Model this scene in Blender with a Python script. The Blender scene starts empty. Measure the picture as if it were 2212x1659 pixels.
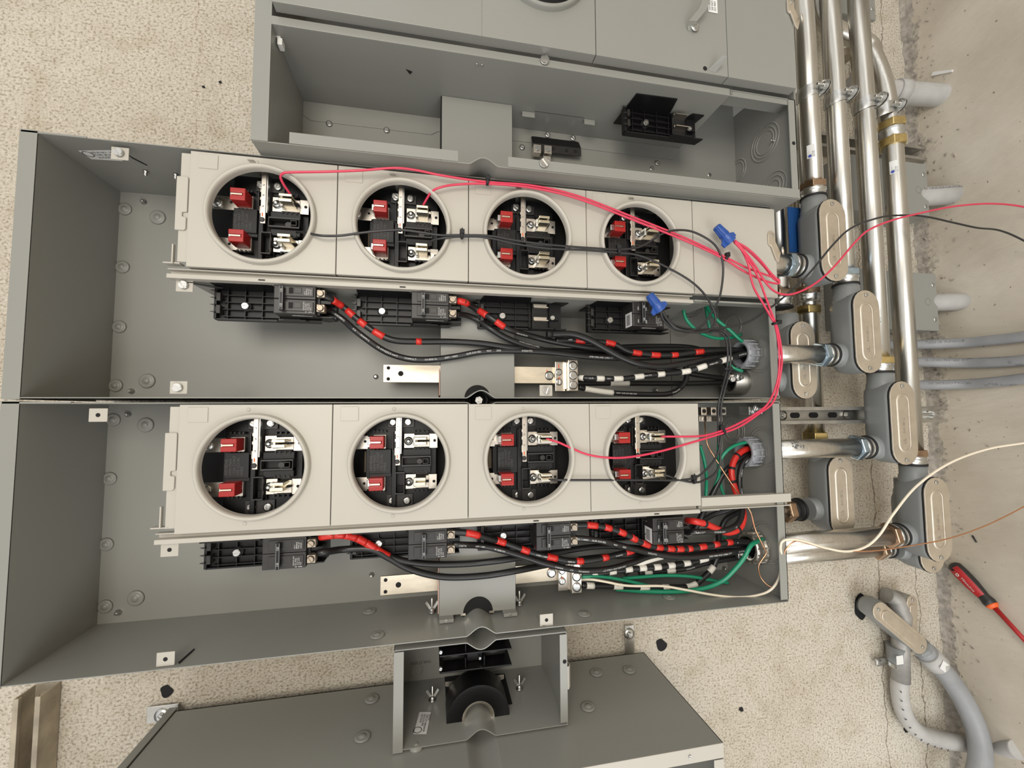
import bpy, math, random
from mathutils import Vector, Matrix
random.seed(7)
S = bpy.context.scene
COL = S.collection
HW, ZC = .975, 1.44          # camera-to-wall distance and camera height (m)
F, CU, CV = 903., 1106., 829.5   # focal length and centre in px of the 2212x1659 frame
# ---- camera basis: x = towards the floor, y = world -x, h = away from the camera, all metres
def _n(v): return v.normalized()
dy = _n(Vector((-176, 56.5, 903)))
dd = Vector((4644, 32, 903)); dd = _n(dd - dy*dd.dot(dy))
dl = dy.cross(dd)
if dl.y < 0: dl = -dl
def L(p): return Vector((-p[1], p[2], -p[0]))             # direction
def W(p): return Vector((-p[1], p[2]-HW, ZC-p[0]))        # point
def at(u, v, h):
    r = Vector((u-CU, v-CV, F)); k = h/r.dot(dy)
    return (r.dot(dd)*k, r.dot(dl)*k, h)
def atx(u, v, x):                                         # point on the plane x = const
    r = Vector((u-CU, v-CV, F)); k = x/r.dot(dd)
    return (x, r.dot(dl)*k, r.dot(dy)*k)
cam = bpy.data.objects.new('camera', bpy.data.cameras.new('camera')); COL.objects.link(cam); S.camera = cam
cr = L((dd[0], dl[0], dy[0])); cd = L((dd[1], dl[1], dy[1])); cf = L((dd[2], dl[2], dy[2]))
M = Matrix((cr, -cd, -cf)).transposed().to_4x4(); M.translation = W((0, 0, 0)); cam.matrix_world = M
cam.data.sensor_width = 36; cam.data.lens = F/2212*36; cam.data.clip_start = .02
# ---- world, lamps, exposure
wd = bpy.data.worlds.new('world'); S.world = wd; wd.use_nodes = True
nt = wd.node_tree; bg = nt.nodes['Background']
tc = nt.nodes.new('ShaderNodeTexCoord'); sp = nt.nodes.new('ShaderNodeSeparateXYZ')
nt.links.new(tc.outputs['Generated'], sp.inputs[0])
rp = nt.nodes.new('ShaderNodeValToRGB'); mr = nt.nodes.new('ShaderNodeMapRange')
mr.inputs['From Min'].default_value = -1; mr.inputs['From Max'].default_value = 1
nt.links.new(sp.outputs['Z'], mr.inputs[0]); nt.links.new(mr.outputs[0], rp.inputs[0])
cr0 = rp.color_ramp; cr0.elements[0].color = (.30, .24, .17, 1); cr0.elements[1].color = (.50, .53, .57, 1)
for po, c in ((.30, (.34, .28, .21)), (.44, (.42, .37, .31)), (.50, (.62, .58, .53)), (.545, (1.35, 1.33, 1.30)), (.60, (1.25, 1.24, 1.22)), (.66, (.60, .59, .58)), (.80, (.72, .70, .66)), (.90, (.62, .62, .63))):
    e = cr0.elements.new(po); e.color = (*c, 1)
nt.links.new(rp.outputs[0], bg.inputs[0]); bg.inputs[1].default_value = .92
def area(name, loc, tgt, size, power, col):
    l = bpy.data.lights.new(name, 'AREA'); l.shape = 'RECTANGLE'; l.size, l.size_y = size; l.energy = power; l.color = col
    o = bpy.data.objects.new(name, l); COL.objects.link(o); o.location = loc
    o.rotation_euler = (Vector(tgt)-Vector(loc)).to_track_quat('-Z', 'Y').to_euler(); return o
area('open_side_daylight', (-1.5, -2.2, .75), (-.1, 0, .9), (1.3, 1.2), 15, (.90, .95, 1))
area('front_key_light', (.45, -2.45, 1.95), (0, 0, 1.0), (1.0, 1.0), 22, (1, .93, .82))  # added warm key light, frontal and lowered to even out the wall
S.view_settings.view_transform = 'Standard'; S.view_settings.look = 'None'; S.view_settings.gamma = 1
S.view_settings.use_curve_mapping = False; S.view_settings.exposure = .50
# ---- materials
def mat(name, col, rough=.5, metal=0, bump=None, vary=None, spec=.5, stretch=None):
    m = bpy.data.materials.new(name); m.use_nodes = True; n = m.node_tree; b = n.nodes['Principled BSDF']
    b.inputs['Base Color'].default_value = (*col, 1); b.inputs['Roughness'].default_value = rough
    b.inputs['Metallic'].default_value = metal; b.inputs['Specular IOR Level'].default_value = spec
    co = n.nodes.new('ShaderNodeTexCoord'); mp = n.nodes.new('ShaderNodeMapping')
    n.links.new(co.outputs['Object'], mp.inputs[0])
    if stretch: mp.inputs['Scale'].default_value = stretch
    if bump:
        t = n.nodes.new('ShaderNodeTexNoise'); t.inputs['Scale'].default_value = bump[0]; t.inputs['Detail'].default_value = 2
        n.links.new(mp.outputs[0], t.inputs['Vector'])
        q = n.nodes.new('ShaderNodeBump'); q.inputs['Strength'].default_value = bump[1]; q.inputs['Distance'].default_value = bump[2]
        n.links.new(t.outputs['Fac'], q.inputs['Height']); n.links.new(q.outputs[0], b.inputs['Normal'])
    if vary:
        t = n.nodes.new('ShaderNodeTexNoise'); t.inputs['Scale'].default_value = vary[0]; t.inputs['Detail'].default_value = 4
        n.links.new(mp.outputs[0], t.inputs['Vector'])
        r = n.nodes.new('ShaderNodeValToRGB'); r.color_ramp.elements[0].position = .3; r.color_ramp.elements[1].position = .7
        r.color_ramp.elements[0].color = (*[c*(1-vary[1]) for c in col], 1); r.color_ramp.elements[1].color = (*[min(1, c*(1+vary[1])) for c in col], 1)
        n.links.new(t.outputs['Fac'], r.inputs[0]); n.links.new(r.outputs[0], b.inputs['Base Color'])
    return m
paint = mat('grey_enclosure_paint', (.246, .246, .224), .36, 0, (900, .12, .0004), (3, .03))
coverp = mat('light_grey_cover_paint', (.435, .412, .362), .40, 0, (900, .10, .0004), (4, .02))
dark = mat('black_moulded_plastic', (.0065, .0065, .007), .42, 0, (700, .1, .0003), spec=.35)
dark2 = mat('charcoal_breaker_plastic', (.021, .0195, .0185), .42, 0, (900, .15, .0003), (60, .12))
void = mat('flat_black', (.004, .004, .004), .8)
nickel = mat('tin_plated_metal', (.68, .63, .56), .33, 1, (400, .1, .0003), (60, .08))
steel = mat('zinc_steel', (.60, .60, .58), .30, 1, (200, .08, .0003), (80, .10))
emt = mat('galvanised_conduit_steel', (.62, .60, .55), .27, 1, (300, .12, .0003), (60, .09), stretch=(.25, 4, 4))
strutm = mat('galvanised_strut_steel', (.50, .49, .46), .42, 1, (120, .2, .0005), (30, .2))
blued = mat('bluish_zinc', (.42, .54, .66), .16, 1, None, (40, .25))
brass = mat('yellow_zinc_nut', (.66, .52, .24), .24, 1, None, (50, .22))
copperz = mat('bronze_zinc_nut', (.42, .29, .20), .28, 1, None, (50, .2))
alum = mat('scuffed_aluminium_bar', (.70, .63, .51), .46, 1, (220, .15, .0004), (70, .14), stretch=(1, 1, .3))
gold = mat('brass_jaw', (.82, .76, .60), .24, 1)
redp = mat('red_plastic_jaw_cover', (.33, .016, .014), .28)
bodyg = mat('conduit_body_grey_paint', (.222, .232, .230), .42, 0, (500, .15, .0004))
coverst = mat('stamped_steel_cover', (.74, .67, .57), .46, 1, (150, .08, .0003), (40, .07))
gasket = mat('gasket_black', (.006, .006, .007), .6)
bush = mat('grey_plastic_bushing', (.30, .31, .33), .35)
pvc = mat('grey_pvc', (.27, .275, .28), .45, 0, None, (25, .08))
pvcl = mat('light_grey_pvc', (.42, .41, .39), .5, 0, None, (25, .10))
cable = mat('black_cable_jacket', (.012, .012, .0125), .36, 0, (500, .1, .0003))
wblk = mat('black_wire_insulation', (.020, .020, .021), .34)
wred = mat('pink_red_wire_insulation', (.60, .038, .085), .32)
wgrn = mat('green_wire_insulation', (.012, .235, .125), .30)
wwht = mat('cream_white_wire_insulation', (.78, .70, .56), .36)
cop = mat('bare_copper', (.80, .42, .24), .28, 1)
tred = mat('red_vinyl_tape', (.56, .025, .018), .30, 0, (400, .3, .001))
twht = mat('white_vinyl_tape', (.72, .69, .62), .40, 0, (400, .3, .001))
ink = mat('white_print', (.62, .62, .60), .6)
inkd = mat('dark_print', (.05, .05, .06), .6)
inkg = mat('grey_print', (.16, .165, .17), .6)
inkb = mat('embossed_dark_plastic', (.045, .043, .043), .45)
blue = mat('blue_moulded_plastic', (.018, .07, .29), .38)
bluef = mat('blue_plastic_sheet', (.008, .06, .21), .5)
label = mat('white_paper_label', (.70, .70, .68), .6)
logo = mat('blue_print', (.03, .06, .32), .6)
orange = mat('orange_paint_mark', (.75, .12, .02), .5)
fish = mat('pinkish_insulating_paper', (.50, .34, .28), .7)
brownz = mat('dull_bus_bar', (.20, .155, .10), .55, .4, (100, .1, .0004))
sdred = mat('red_tool_grip', (.40, .018, .02), .4)
rust = mat('weathered_metal', (.40, .35, .27), .55, .6, (90, .4, .002), (18, .35))
wgrey = mat('weathered_grey_metal', (.30, .29, .27), .55, .3, (90, .4, .002), (22, .3))
concb = mat('crumbled_mortar', (.30, .27, .23), .9, 0, (120, .8, .004), (60, .3))
def stucco():
    m = bpy.data.materials.new('stippled_stucco'); m.use_nodes = True; n = m.node_tree; b = n.nodes['Principled BSDF']; lk = n.links.new
    co = n.nodes.new('ShaderNodeTexCoord'); b.inputs['Roughness'].default_value = .85
    def noise(s, d, sc=(1, 1, 1), w=0):
        mp = n.nodes.new('ShaderNodeMapping'); mp.inputs['Scale'].default_value = sc; lk(co.outputs['Object'], mp.inputs[0])
        t = n.nodes.new('ShaderNodeTexNoise'); t.inputs['Scale'].default_value = s; t.inputs['Detail'].default_value = d; t.inputs['Roughness'].default_value = .55
        lk(mp.outputs[0], t.inputs['Vector']); return t.outputs['Fac']
    def ramp(src, a, b_, c0, c1):
        r = n.nodes.new('ShaderNodeValToRGB'); r.color_ramp.elements[0].position = a; r.color_ramp.elements[1].position = b_
        r.color_ramp.elements[0].color = (*c0, 1); r.color_ramp.elements[1].color = (*c1, 1); lk(src, r.inputs[0]); return r.outputs[0]
    def mult(a, b_, f=1):
        x = n.nodes.new('ShaderNodeMix'); x.data_type = 'RGBA'; x.blend_type = 'MULTIPLY'; x.inputs[0].default_value = f
        lk(a, x.inputs[6]); lk(b_, x.inputs[7]); return x.outputs[2]
    fine = noise(230, 4.5, (1, 1, .8)); big = noise(3.0, 4); med = noise(16, 3)
    pits = ramp(fine, .36, .49, (.58, .53, .46), (1, 1, 1))
    base = ramp(big, .30, .70, (.60, .535, .435), (.70, .65, .555))
    st = ramp(med, .28, .5, (.86, .83, .78), (1, 1, 1))
    c = mult(mult(base, pits), st)
    # hairline crack lines along the block courses (world z bands) with jitter
    s3 = n.nodes.new('ShaderNodeSeparateXYZ'); lk(co.outputs['Object'], s3.inputs[0])
    j = noise(13, 7)
    for z0, wdt, dk in ((.218, .0020, .45), (.085, .0020, .45), (1.94, .0012, .80)):
        a = n.nodes.new('ShaderNodeMath'); a.operation = 'MULTIPLY_ADD'; lk(j, a.inputs[0]); a.inputs[1].default_value = .055; lk(s3.outputs['Z'], a.inputs[2])
        s = n.nodes.new('ShaderNodeMath'); s.operation = 'SUBTRACT'; lk(a.outputs[0], s.inputs[0]); s.inputs[1].default_value = z0+.0275
        q = n.nodes.new('ShaderNodeMath'); q.operation = 'ABSOLUTE'; lk(s.outputs[0], q.inputs[0])
        k = n.nodes.new('ShaderNodeMath'); k.operation = 'MULTIPLY'; lk(noise(70, 2), k.inputs[0]); k.inputs[1].default_value = wdt*1.6
        g = n.nodes.new('ShaderNodeMath'); g.operation = 'GREATER_THAN'; lk(q.outputs[0], g.inputs[0]); lk(k.outputs[0], g.inputs[1])
        cr_ = ramp(g.outputs[0], .1, .9, (dk, dk*.94, dk*.88), (1, 1, 1)); c = mult(c, cr_)
    lk(c, b.inputs['Base Color'])
    bp = n.nodes.new('ShaderNodeBump'); bp.inputs['Strength'].default_value = .9; bp.inputs['Distance'].default_value = .0026
    hh = ramp(fine, .30, .62, (0, 0, 0), (1, 1, 1)); lk(hh, bp.inputs['Height']); lk(bp.outputs[0], b.inputs['Normal'])
    return m
def concrete():
    m = bpy.data.materials.new('dusty_concrete'); m.use_nodes = True; n = m.node_tree; b = n.nodes['Principled BSDF']; lk = n.links.new
    co = n.nodes.new('ShaderNodeTexCoord'); b.inputs['Roughness'].default_value = .9
    def noise(s, d, sc=(1, 1, 1)):
        mp = n.nodes.new('ShaderNodeMapping'); mp.inputs['Scale'].default_value = sc; lk(co.outputs['Object'], mp.inputs[0])
        t = n.nodes.new('ShaderNodeTexNoise'); t.inputs['Scale'].default_value = s; t.inputs['Detail'].default_value = d; lk(mp.outputs[0], t.inputs['Vector']); return t.outputs['Fac']
    def ramp(src, a, b_, c0, c1):
        r = n.nodes.new('ShaderNodeValToRGB'); r.color_ramp.elements[0].position = a; r.color_ramp.elements[1].position = b_
        r.color_ramp.elements[0].color = (*c0, 1); r.color_ramp.elements[1].color = (*c1, 1); lk(src, r.inputs[0]); return r.outputs[0]
    base = ramp(noise(4, 6), .3, .7, (.45, .395, .315), (.60, .545, .455))
    rough = ramp(noise(110, 4), .34, .66, (.16, .145, .125), (.48, .44, .385))
    s3 = n.nodes.new('ShaderNodeSeparateXYZ'); lk(co.outputs['Object'], s3.inputs[0])
    a = n.nodes.new('ShaderNodeMath'); a.operation = 'MULTIPLY_ADD'; lk(noise(14, 5), a.inputs[0]); a.inputs[1].default_value = .16; lk(s3.outputs['Y'], a.inputs[2])
    k = ramp(a.outputs[0], .045, .075, (0, 0, 0), (1, 1, 1))
    x = n.nodes.new('ShaderNodeMix'); x.data_type = 'RGBA'; lk(k, x.inputs[0]); lk(base, x.inputs[6]); lk(rough, x.inputs[7])
    spk = ramp(noise(70, 3), .27, .31, (.35, .32, .28), (1, 1, 1)); y = n.nodes.new('ShaderNodeMix'); y.data_type = 'RGBA'; y.blend_type = 'MULTIPLY'
    y.inputs[0].default_value = 1; lk(x.outputs[2], y.inputs[6]); lk(spk, y.inputs[7]); lk(y.outputs[2], b.inputs['Base Color'])
    bp = n.nodes.new('ShaderNodeBump'); bp.inputs['Strength'].default_value = .8; bp.inputs['Distance'].default_value = .006
    ms = n.nodes.new('ShaderNodeMath'); ms.operation = 'MULTIPLY_ADD'; lk(noise(60, 5), ms.inputs[0]); lk(k, ms.inputs[1]); 
    sm = n.nodes.new('ShaderNodeMath'); sm.operation = 'MULTIPLY'; lk(noise(24, 6, (2.2, .7, 1)), sm.inputs[0]); sm.inputs[1].default_value = .5; lk(sm.outputs[0], ms.inputs[2])
    lk(ms.outputs[0], bp.inputs['Height']); lk(bp.outputs[0], b.inputs['Normal']); return m
stuc, conc = stucco(), concrete()
# ---- mesh helper (coordinates x, y, h as above)
class MB:
    def __init__(s): s.v = []; s.f = []; s.sm = []
    def add(s, vs, fs, smooth=False):
        k = len(s.v); s.v += [Vector(p) for p in vs]; s.f += [[i+k for i in q] for q in fs]; s.sm += [smooth]*len(fs); return s
    def box(s, x0, x1, y0, y1, h0, h1):
        vs = [(x, y, h) for x in (x0, x1) for y in (y0, y1) for h in (h0, h1)]
        return s.add(vs, [(0, 1, 3, 2), (4, 6, 7, 5), (0, 4, 5, 1), (2, 3, 7, 6), (0, 2, 6, 4), (1, 5, 7, 3)])
    def prism(s, poly, a0, a1, axis='h', smooth=False):
        f = {'h': lambda p, a: (p[0], p[1], a), 'x': lambda p, a: (a, p[0], p[1]), 'y': lambda p, a: (p[0], a, p[1])}[axis]
        n = len(poly); k = len(s.v)
        s.v += [Vector(f(p, a0)) for p in poly]+[Vector(f(p, a1)) for p in poly]
        s.f.append([k+i for i in range(n)]); s.sm.append(False); s.f.append([k+n+i for i in reversed(range(n))]); s.sm.append(False)
        for i in range(n):
            j = (i+1) % n; s.f.append([k+i, k+n+i, k+n+j, k+j]); s.sm.append(smooth)
        return s
    def sheet(s, line, a0, a1, t, axis='h'):
        L2 = [Vector(p) for p in line]; off = []
        for i, p in enumerate(L2):
            d = (L2[min(i+1, len(L2)-1)]-L2[max(i-1, 0)]).normalized(); off.append(p+Vector((-d.y, d.x))*t)
        return s.prism([tuple(p) for p in L2]+[tuple(p) for p in reversed(off)], a0, a1, axis)
    def lathe(s, c, ax, prof, n=24, smooth=True, rot=0, caps=True):
        c = Vector(c); ax = Vector(ax).normalized(); u = ax.orthogonal().normalized(); w = ax.cross(u); k = len(s.v)
        for r, t in prof:
            for i in range(n):
                a = 2*math.pi*i/n+rot; s.v.append(c+ax*t+(u*math.cos(a)+w*math.sin(a))*r)
        for j in range(len(prof)-1):
            for i in range(n):
                i2 = (i+1) % n; s.f.append([k+j*n+i, k+j*n+i2, k+(j+1)*n+i2, k+(j+1)*n+i]); s.sm.append(smooth)
        if caps:
            s.f.append([k+i for i in reversed(range(n))]); s.f.append([k+(len(prof)-1)*n+i for i in range(n)]); s.sm += [False]*2
        return s
    def cyl(s, c, ax, r, l, n=24, smooth=True, rot=0): return s.lathe(c, ax, [(r, 0), (r, l)], n, smooth, rot)
    def tube(s, P, r, n=10, caps=True):
        P = [Vector(p) for p in P]; k = len(s.v); N = len(P); T = [(P[min(i+1, N-1)]-P[max(i-1, 0)]).normalized() for i in range(N)]
        u = T[0].orthogonal().normalized()
        for i in range(N):
            u = (u-T[i]*u.dot(T[i])).normalized(); w = T[i].cross(u); rr = r[i] if isinstance(r, (list, tuple)) else r
            for j in range(n):
                a = 2*math.pi*j/n; s.v.append(P[i]+(u*math.cos(a)+w*math.sin(a))*rr)
        for i in range(N-1):
            for j in range(n):
                j2 = (j+1) % n; s.f.append([k+i*n+j, k+i*n+j2, k+(i+1)*n+j2, k+(i+1)*n+j]); s.sm.append(True)
        if caps: s.f.append([k+j for j in reversed(range(n))]); s.f.append([k+(N-1)*n+j for j in range(n)]); s.sm += [False]*2
        return s
    def holed(s, x0, x1, y0, y1, cx, cy, r, h0, h1, n=72):
        k = len(s.v); A = []
        for i in range(n):
            a = 2*math.pi*i/n; c, q = math.cos(a), math.sin(a); A.append((cx+r*c, cy+r*q))
        B = []
        for i in range(n):
            a = 2*math.pi*i/n; c, q = math.cos(a), math.sin(a)
            tx = ((x1-cx)/c if c > 0 else (x0-cx)/c) if abs(c) > 1e-9 else 9; ty = ((y1-cy)/q if q > 0 else (y0-cy)/q) if abs(q) > 1e-9 else 9
            t = min(tx, ty); B.append([cx+t*c, cy+t*q])
        for X, Y in ((x0, y0), (x0, y1), (x1, y0), (x1, y1)):
            i = min(range(n), key=lambda i: (B[i][0]-X)**2+(B[i][1]-Y)**2); B[i] = [X, Y]
        for h in (h0, h1): s.v += [Vector((*p, h)) for p in A]+[Vector((*p, h)) for p in B]
        for i in range(n):
            j = (i+1) % n
            s.f += [[k+i, k+j, k+n+j, k+n+i], [k+2*n+j, k+2*n+i, k+3*n+i, k+3*n+j], [k+i, k+2*n+i, k+2*n+j, k+j], [k+n+j, k+3*n+j, k+3*n+i, k+n+i]]
            s.sm += [False, False, True, False]
        return s
    def screw(s, c, r, ang=.6, t=.0035, washer=True, cross=False):
        """slotted head facing the camera"""
        x, y, h = c
        if washer: s.lathe((x, y, h), (0, 0, -1), [(r*1.45, 0), (r*1.45, .0012), (r*.9, .0016)], 20)
        s.lathe((x, y, h), (0, 0, -1), [(r, .001), (r, t*.55), (r*.96, t*.6)], 18)
        g = .22*r
        for sg in ((1, -1) if not cross else (1, -1)):
            P = []
            for i in range(10):
                a = math.asin(g/r)+(math.pi-2*math.asin(g/r))*i/9; P.append((r*.93*math.cos(a), sg*r*.93*math.sin(a)))
            ca, sa = math.cos(ang), math.sin(ang); P = [(x+p*ca-q*sa, y+p*sa+q*ca) for p, q in P]
            s.prism(P, h-t*.55, h-t)
        return s
    def build(s, name, m, parent=None, org=None, bev=0, seg=2, kind=None, label=None):
        o0 = Vector(parent['_o']) if parent is not None else Vector(org if org is not None else (0, 0, 0))
        me = bpy.data.meshes.new(name); me.from_pydata([L(p-o0) for p in s.v], [], s.f); me.materials.append(m)
        for p, q in zip(me.polygons, s.sm): p.use_smooth = q
        me.validate()
        ob = bpy.data.objects.new(name, me); COL.objects.link(ob)
        if parent is not None: ob.parent = parent
        else: ob.location = W(o0)
        ob['_o'] = list(o0)
        if bev:
            b = ob.modifiers.new('bevel', 'BEVEL'); b.width = bev; b.segments = seg; b.limit_method = 'ANGLE'; b.angle_limit = .7
        if kind: ob['kind'] = kind
        if label: ob['label'] = label
        return ob
def tag(o, label, cat, group=None):
    o['label'] = label; o['category'] = cat
    if group: o['group'] = group
    return o
def thing(name, org, label, cat, group=None):
    o = bpy.data.objects.new(name, None); COL.objects.link(o); o.location = W(org); o['_o'] = list(org); o.empty_display_size = .01
    return tag(o, label, cat, group)
def dup(root, dx, dy_, dh, label, group=None):
    def rec(o, par):
        c = o.copy(); COL.objects.link(c)
        if par is not None: c.parent = par
        for ch in list(o.children): rec(ch, c)
        return c
    c = rec(root, None); c.location = root.location+L((dx, dy_, dh)); c['label'] = label
    if group: c['group'] = group
    c['_o'] = [root['_o'][0]+dx, root['_o'][1]+dy_, root['_o'][2]+dh]
    return c
def spline(pts, step=.004):
    P = [Vector(p) for p in pts]; out = []
    for i in range(len(P)-1):
        a, b, c, d = P[max(i-1, 0)], P[i], P[i+1], P[min(i+2, len(P)-1)]
        n = max(2, int((c-b).length/step))
        for k in range(n):
            t = k/n; t2, t3 = t*t, t*t*t
            out.append(.5*((2*b)+(c-a)*t+(2*a-5*b+4*c-d)*t2+(3*b-a-3*c+d)*t3))
    out.append(P[-1]); return out
def px(pts, h=None):
    """pixel polyline (u, v, h) with h carried on when omitted -> points"""
    out = []; idx = [i for i, p in enumerate(pts) if len(p) > 2]
    for i, p in enumerate(pts):
        if len(p) > 2: hh = p[2]
        else:
            a = max([k for k in idx if k < i], default=idx[0]); b = min([k for k in idx if k > i], default=idx[-1])
            hh = pts[a][2] if a == b else pts[a][2]+(pts[b][2]-pts[a][2])*(i-a)/(b-a)
        out.append(at(p[0], p[1], hh))
    return out
_tc = {}
def glyphs(s, size):
    if s not in _tc:
        c = bpy.data.curves.new('t', 'FONT'); c.body = s; c.size = 1; c.resolution_u = 2
        o = bpy.data.objects.new('t', c); COL.objects.link(o)
        bpy.context.view_layer.update(); m = bpy.data.meshes.new_from_object(o.evaluated_get(bpy.context.evaluated_depsgraph_get()))
        V = [(v.co.x, v.co.y) for v in m.vertices]; Fc = [list(p.vertices) for p in m.polygons]
        bpy.data.objects.remove(o); bpy.data.curves.remove(c); bpy.data.meshes.remove(m); _tc[s] = (V, Fc)
    V, Fc = _tc[s]; return [(x*size, y*size) for x, y in V], Fc
def text(mb, s, size, org, ex, ey, center=False):
    """flat lettering: ex = reading direction, ey = up of the letters"""
    V, Fc = glyphs(s, size); w = max(v[0] for v in V) if V else 0; org = Vector(org); ex = Vector(ex).normalized(); ey = Vector(ey).normalized()
    if center: org = org-ex*w/2-ey*size*.35
    mb.add([org+ex*x+ey*y for x, y in V], Fc); return mb
class Path:
    def __init__(s, P):
        s.P = [Vector(p) for p in P]; s.S = [0]
        for a, b in zip(s.P, s.P[1:]): s.S.append(s.S[-1]+(b-a).length)
    def at(s, d):
        d = max(0, min(s.S[-1]-1e-6, d)); i = 0
        import bisect
        i = max(0, min(len(s.P)-2, bisect.bisect_right(s.S, d)-1)); t = (d-s.S[i])/max(1e-9, s.S[i+1]-s.S[i])
        return s.P[i].lerp(s.P[i+1], t), (s.P[i+1]-s.P[i]).normalized()
    def near(s, u, v):
        """arc position whose picture is nearest the pixel"""
        best = (1e9, 0)
        for p, d in zip(s.P, s.S):
            q = dd*p[0]+dl*p[1]+dy*p[2]; e = (CU+F*q[0]/q[2]-u)**2+(CV+F*q[1]/q[2]-v)**2
            if e < best[0]: best = (e, d)
        return best[1]
    def seg(s, a, b, n=6): return [s.at(a+(b-a)*i/n)[0] for i in range(n+1)]
def wraptext(mb, path, s, size, start, r, rev=False, phi=0, lift=1.03):
    V, Fc = glyphs(s, size); vs = []
    for x, y in V:
        p, T = path.at(start-x if rev else start+x); N = Vector((0, 0, -1)); N = (N-T*N.dot(T)).normalized(); B = N.cross(T)
        if B.y > 0 and not rev or B.y < 0 and rev: B = -B
        a = phi+(y-size*.35)/r; vs.append(p+(N*math.cos(a)+B*math.sin(a))*r*lift)
    mb.add(vs, Fc); return mb
def stadium(cx, cy, w, l, n=10):
    """long axis along y"""
    r = w/2; P = []
    for i in range(n+1): a = math.pi*i/n; P.append((cx+r*math.cos(a), cy+l/2-r+r*math.sin(a)))
    for i in range(n+1): a = math.pi+math.pi*i/n; P.append((cx+r*math.cos(a), cy-l/2+r+r*math.sin(a)))
    return P
# ================= setting
MB().add([(-1.9, -2.4, HW), (1.44, -2.4, HW), (1.44, 2.4, HW), (-1.9, 2.4, HW), (-1.9, -2.4, HW+.1), (1.44, -2.4, HW+.1), (1.44, 2.4, HW+.1), (-1.9, 2.4, HW+.1)],
         [(0, 1, 2, 3), (4, 7, 6, 5), (0, 4, 5, 1), (3, 2, 6, 7), (0, 3, 7, 4), (1, 5, 6, 2)]).build('wall_back', stuc, kind='structure', org=(1.44, 0, HW))
MB().box(1.44, 1.5, -2.4, 2.4, -1.8, HW+.1).build('floor', conc, kind='structure', org=(1.44, 0, HW))
for nm in ('wall_back', 'floor'): bpy.data.objects[nm]['label'] = {'wall_back': 'cream stippled stucco wall behind the panels', 'floor': 'dusty bare concrete floor'}[nm]
# ================= enclosures
HF, HB = .757, .935
BX = .0905                                   # centre of the hub knock-outs between the boxes
def bump(x0, x1, y, r, sg, w=.012):
    """wall line along x with a half-round bulge of radius r towards sg"""
    P = [(x0, y)]; wd_ = .0265; H_ = .0135
    for i in range(25):
        t = -1+2*i/24; P.append((BX+wd_*t, y+sg*H_*max(0, math.cos(math.pi*t/2))**1.35))
    return P+[(x1, y)]
def dimple(p, x, y, h, ax=(0, 0, -1), r=.012, t=.003):
    MB().lathe((x, y, h), ax, [(r, 0), (r*.93, t*.6), (r*.7, t*.75), (r*.45, t*.5), (r*.38, t), (r*.1, t*1.3)], 24).build('dimple', paint, p)
def knockout(p, c, ax, rs):
    for r in rs:
        MB().lathe(c, ax, [(r-.0016, 0), (r-.0011, .0014), (r+.0011, .0014), (r+.0016, 0)], 40, caps=False).build('knockout_ring', paint, p)
def tab(p, x, y, h, back=None, screwed=True, ang=.5, hole=True, dirn=1):
    t = MB(); w = .0125
    t.box(x-w, x+w, y-.0105, y+.0105, h, h+.0016)
    if back: t.prism([(x-w, y+back[0]), (x+w, y+back[0]), (x+w+back[2], y+back[0]), (x-w+back[2]*.3, y+back[0])], h, back[1])
    o = t.build('fixing_tab', coverp, p, bev=.0008)
    if screwed: MB().screw((x, y, h), .0068, ang, .006, washer=False).build('screw', steel, o)
    elif hole: MB().cyl((x, y, h-.0002), (0, 0, 1), .0032, .001, 16).build('hole', void, o)
    return o
def pin(p, x, y, h, ax=(0, 0, -1), r=.0035, name='screw_stub'):
    MB().lathe((x, y, h), ax, [(r*1.5, 0), (r*1.5, .002), (r, .003), (r, .008), (r*.6, .010)], 14).build(name, steel, p)
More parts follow.
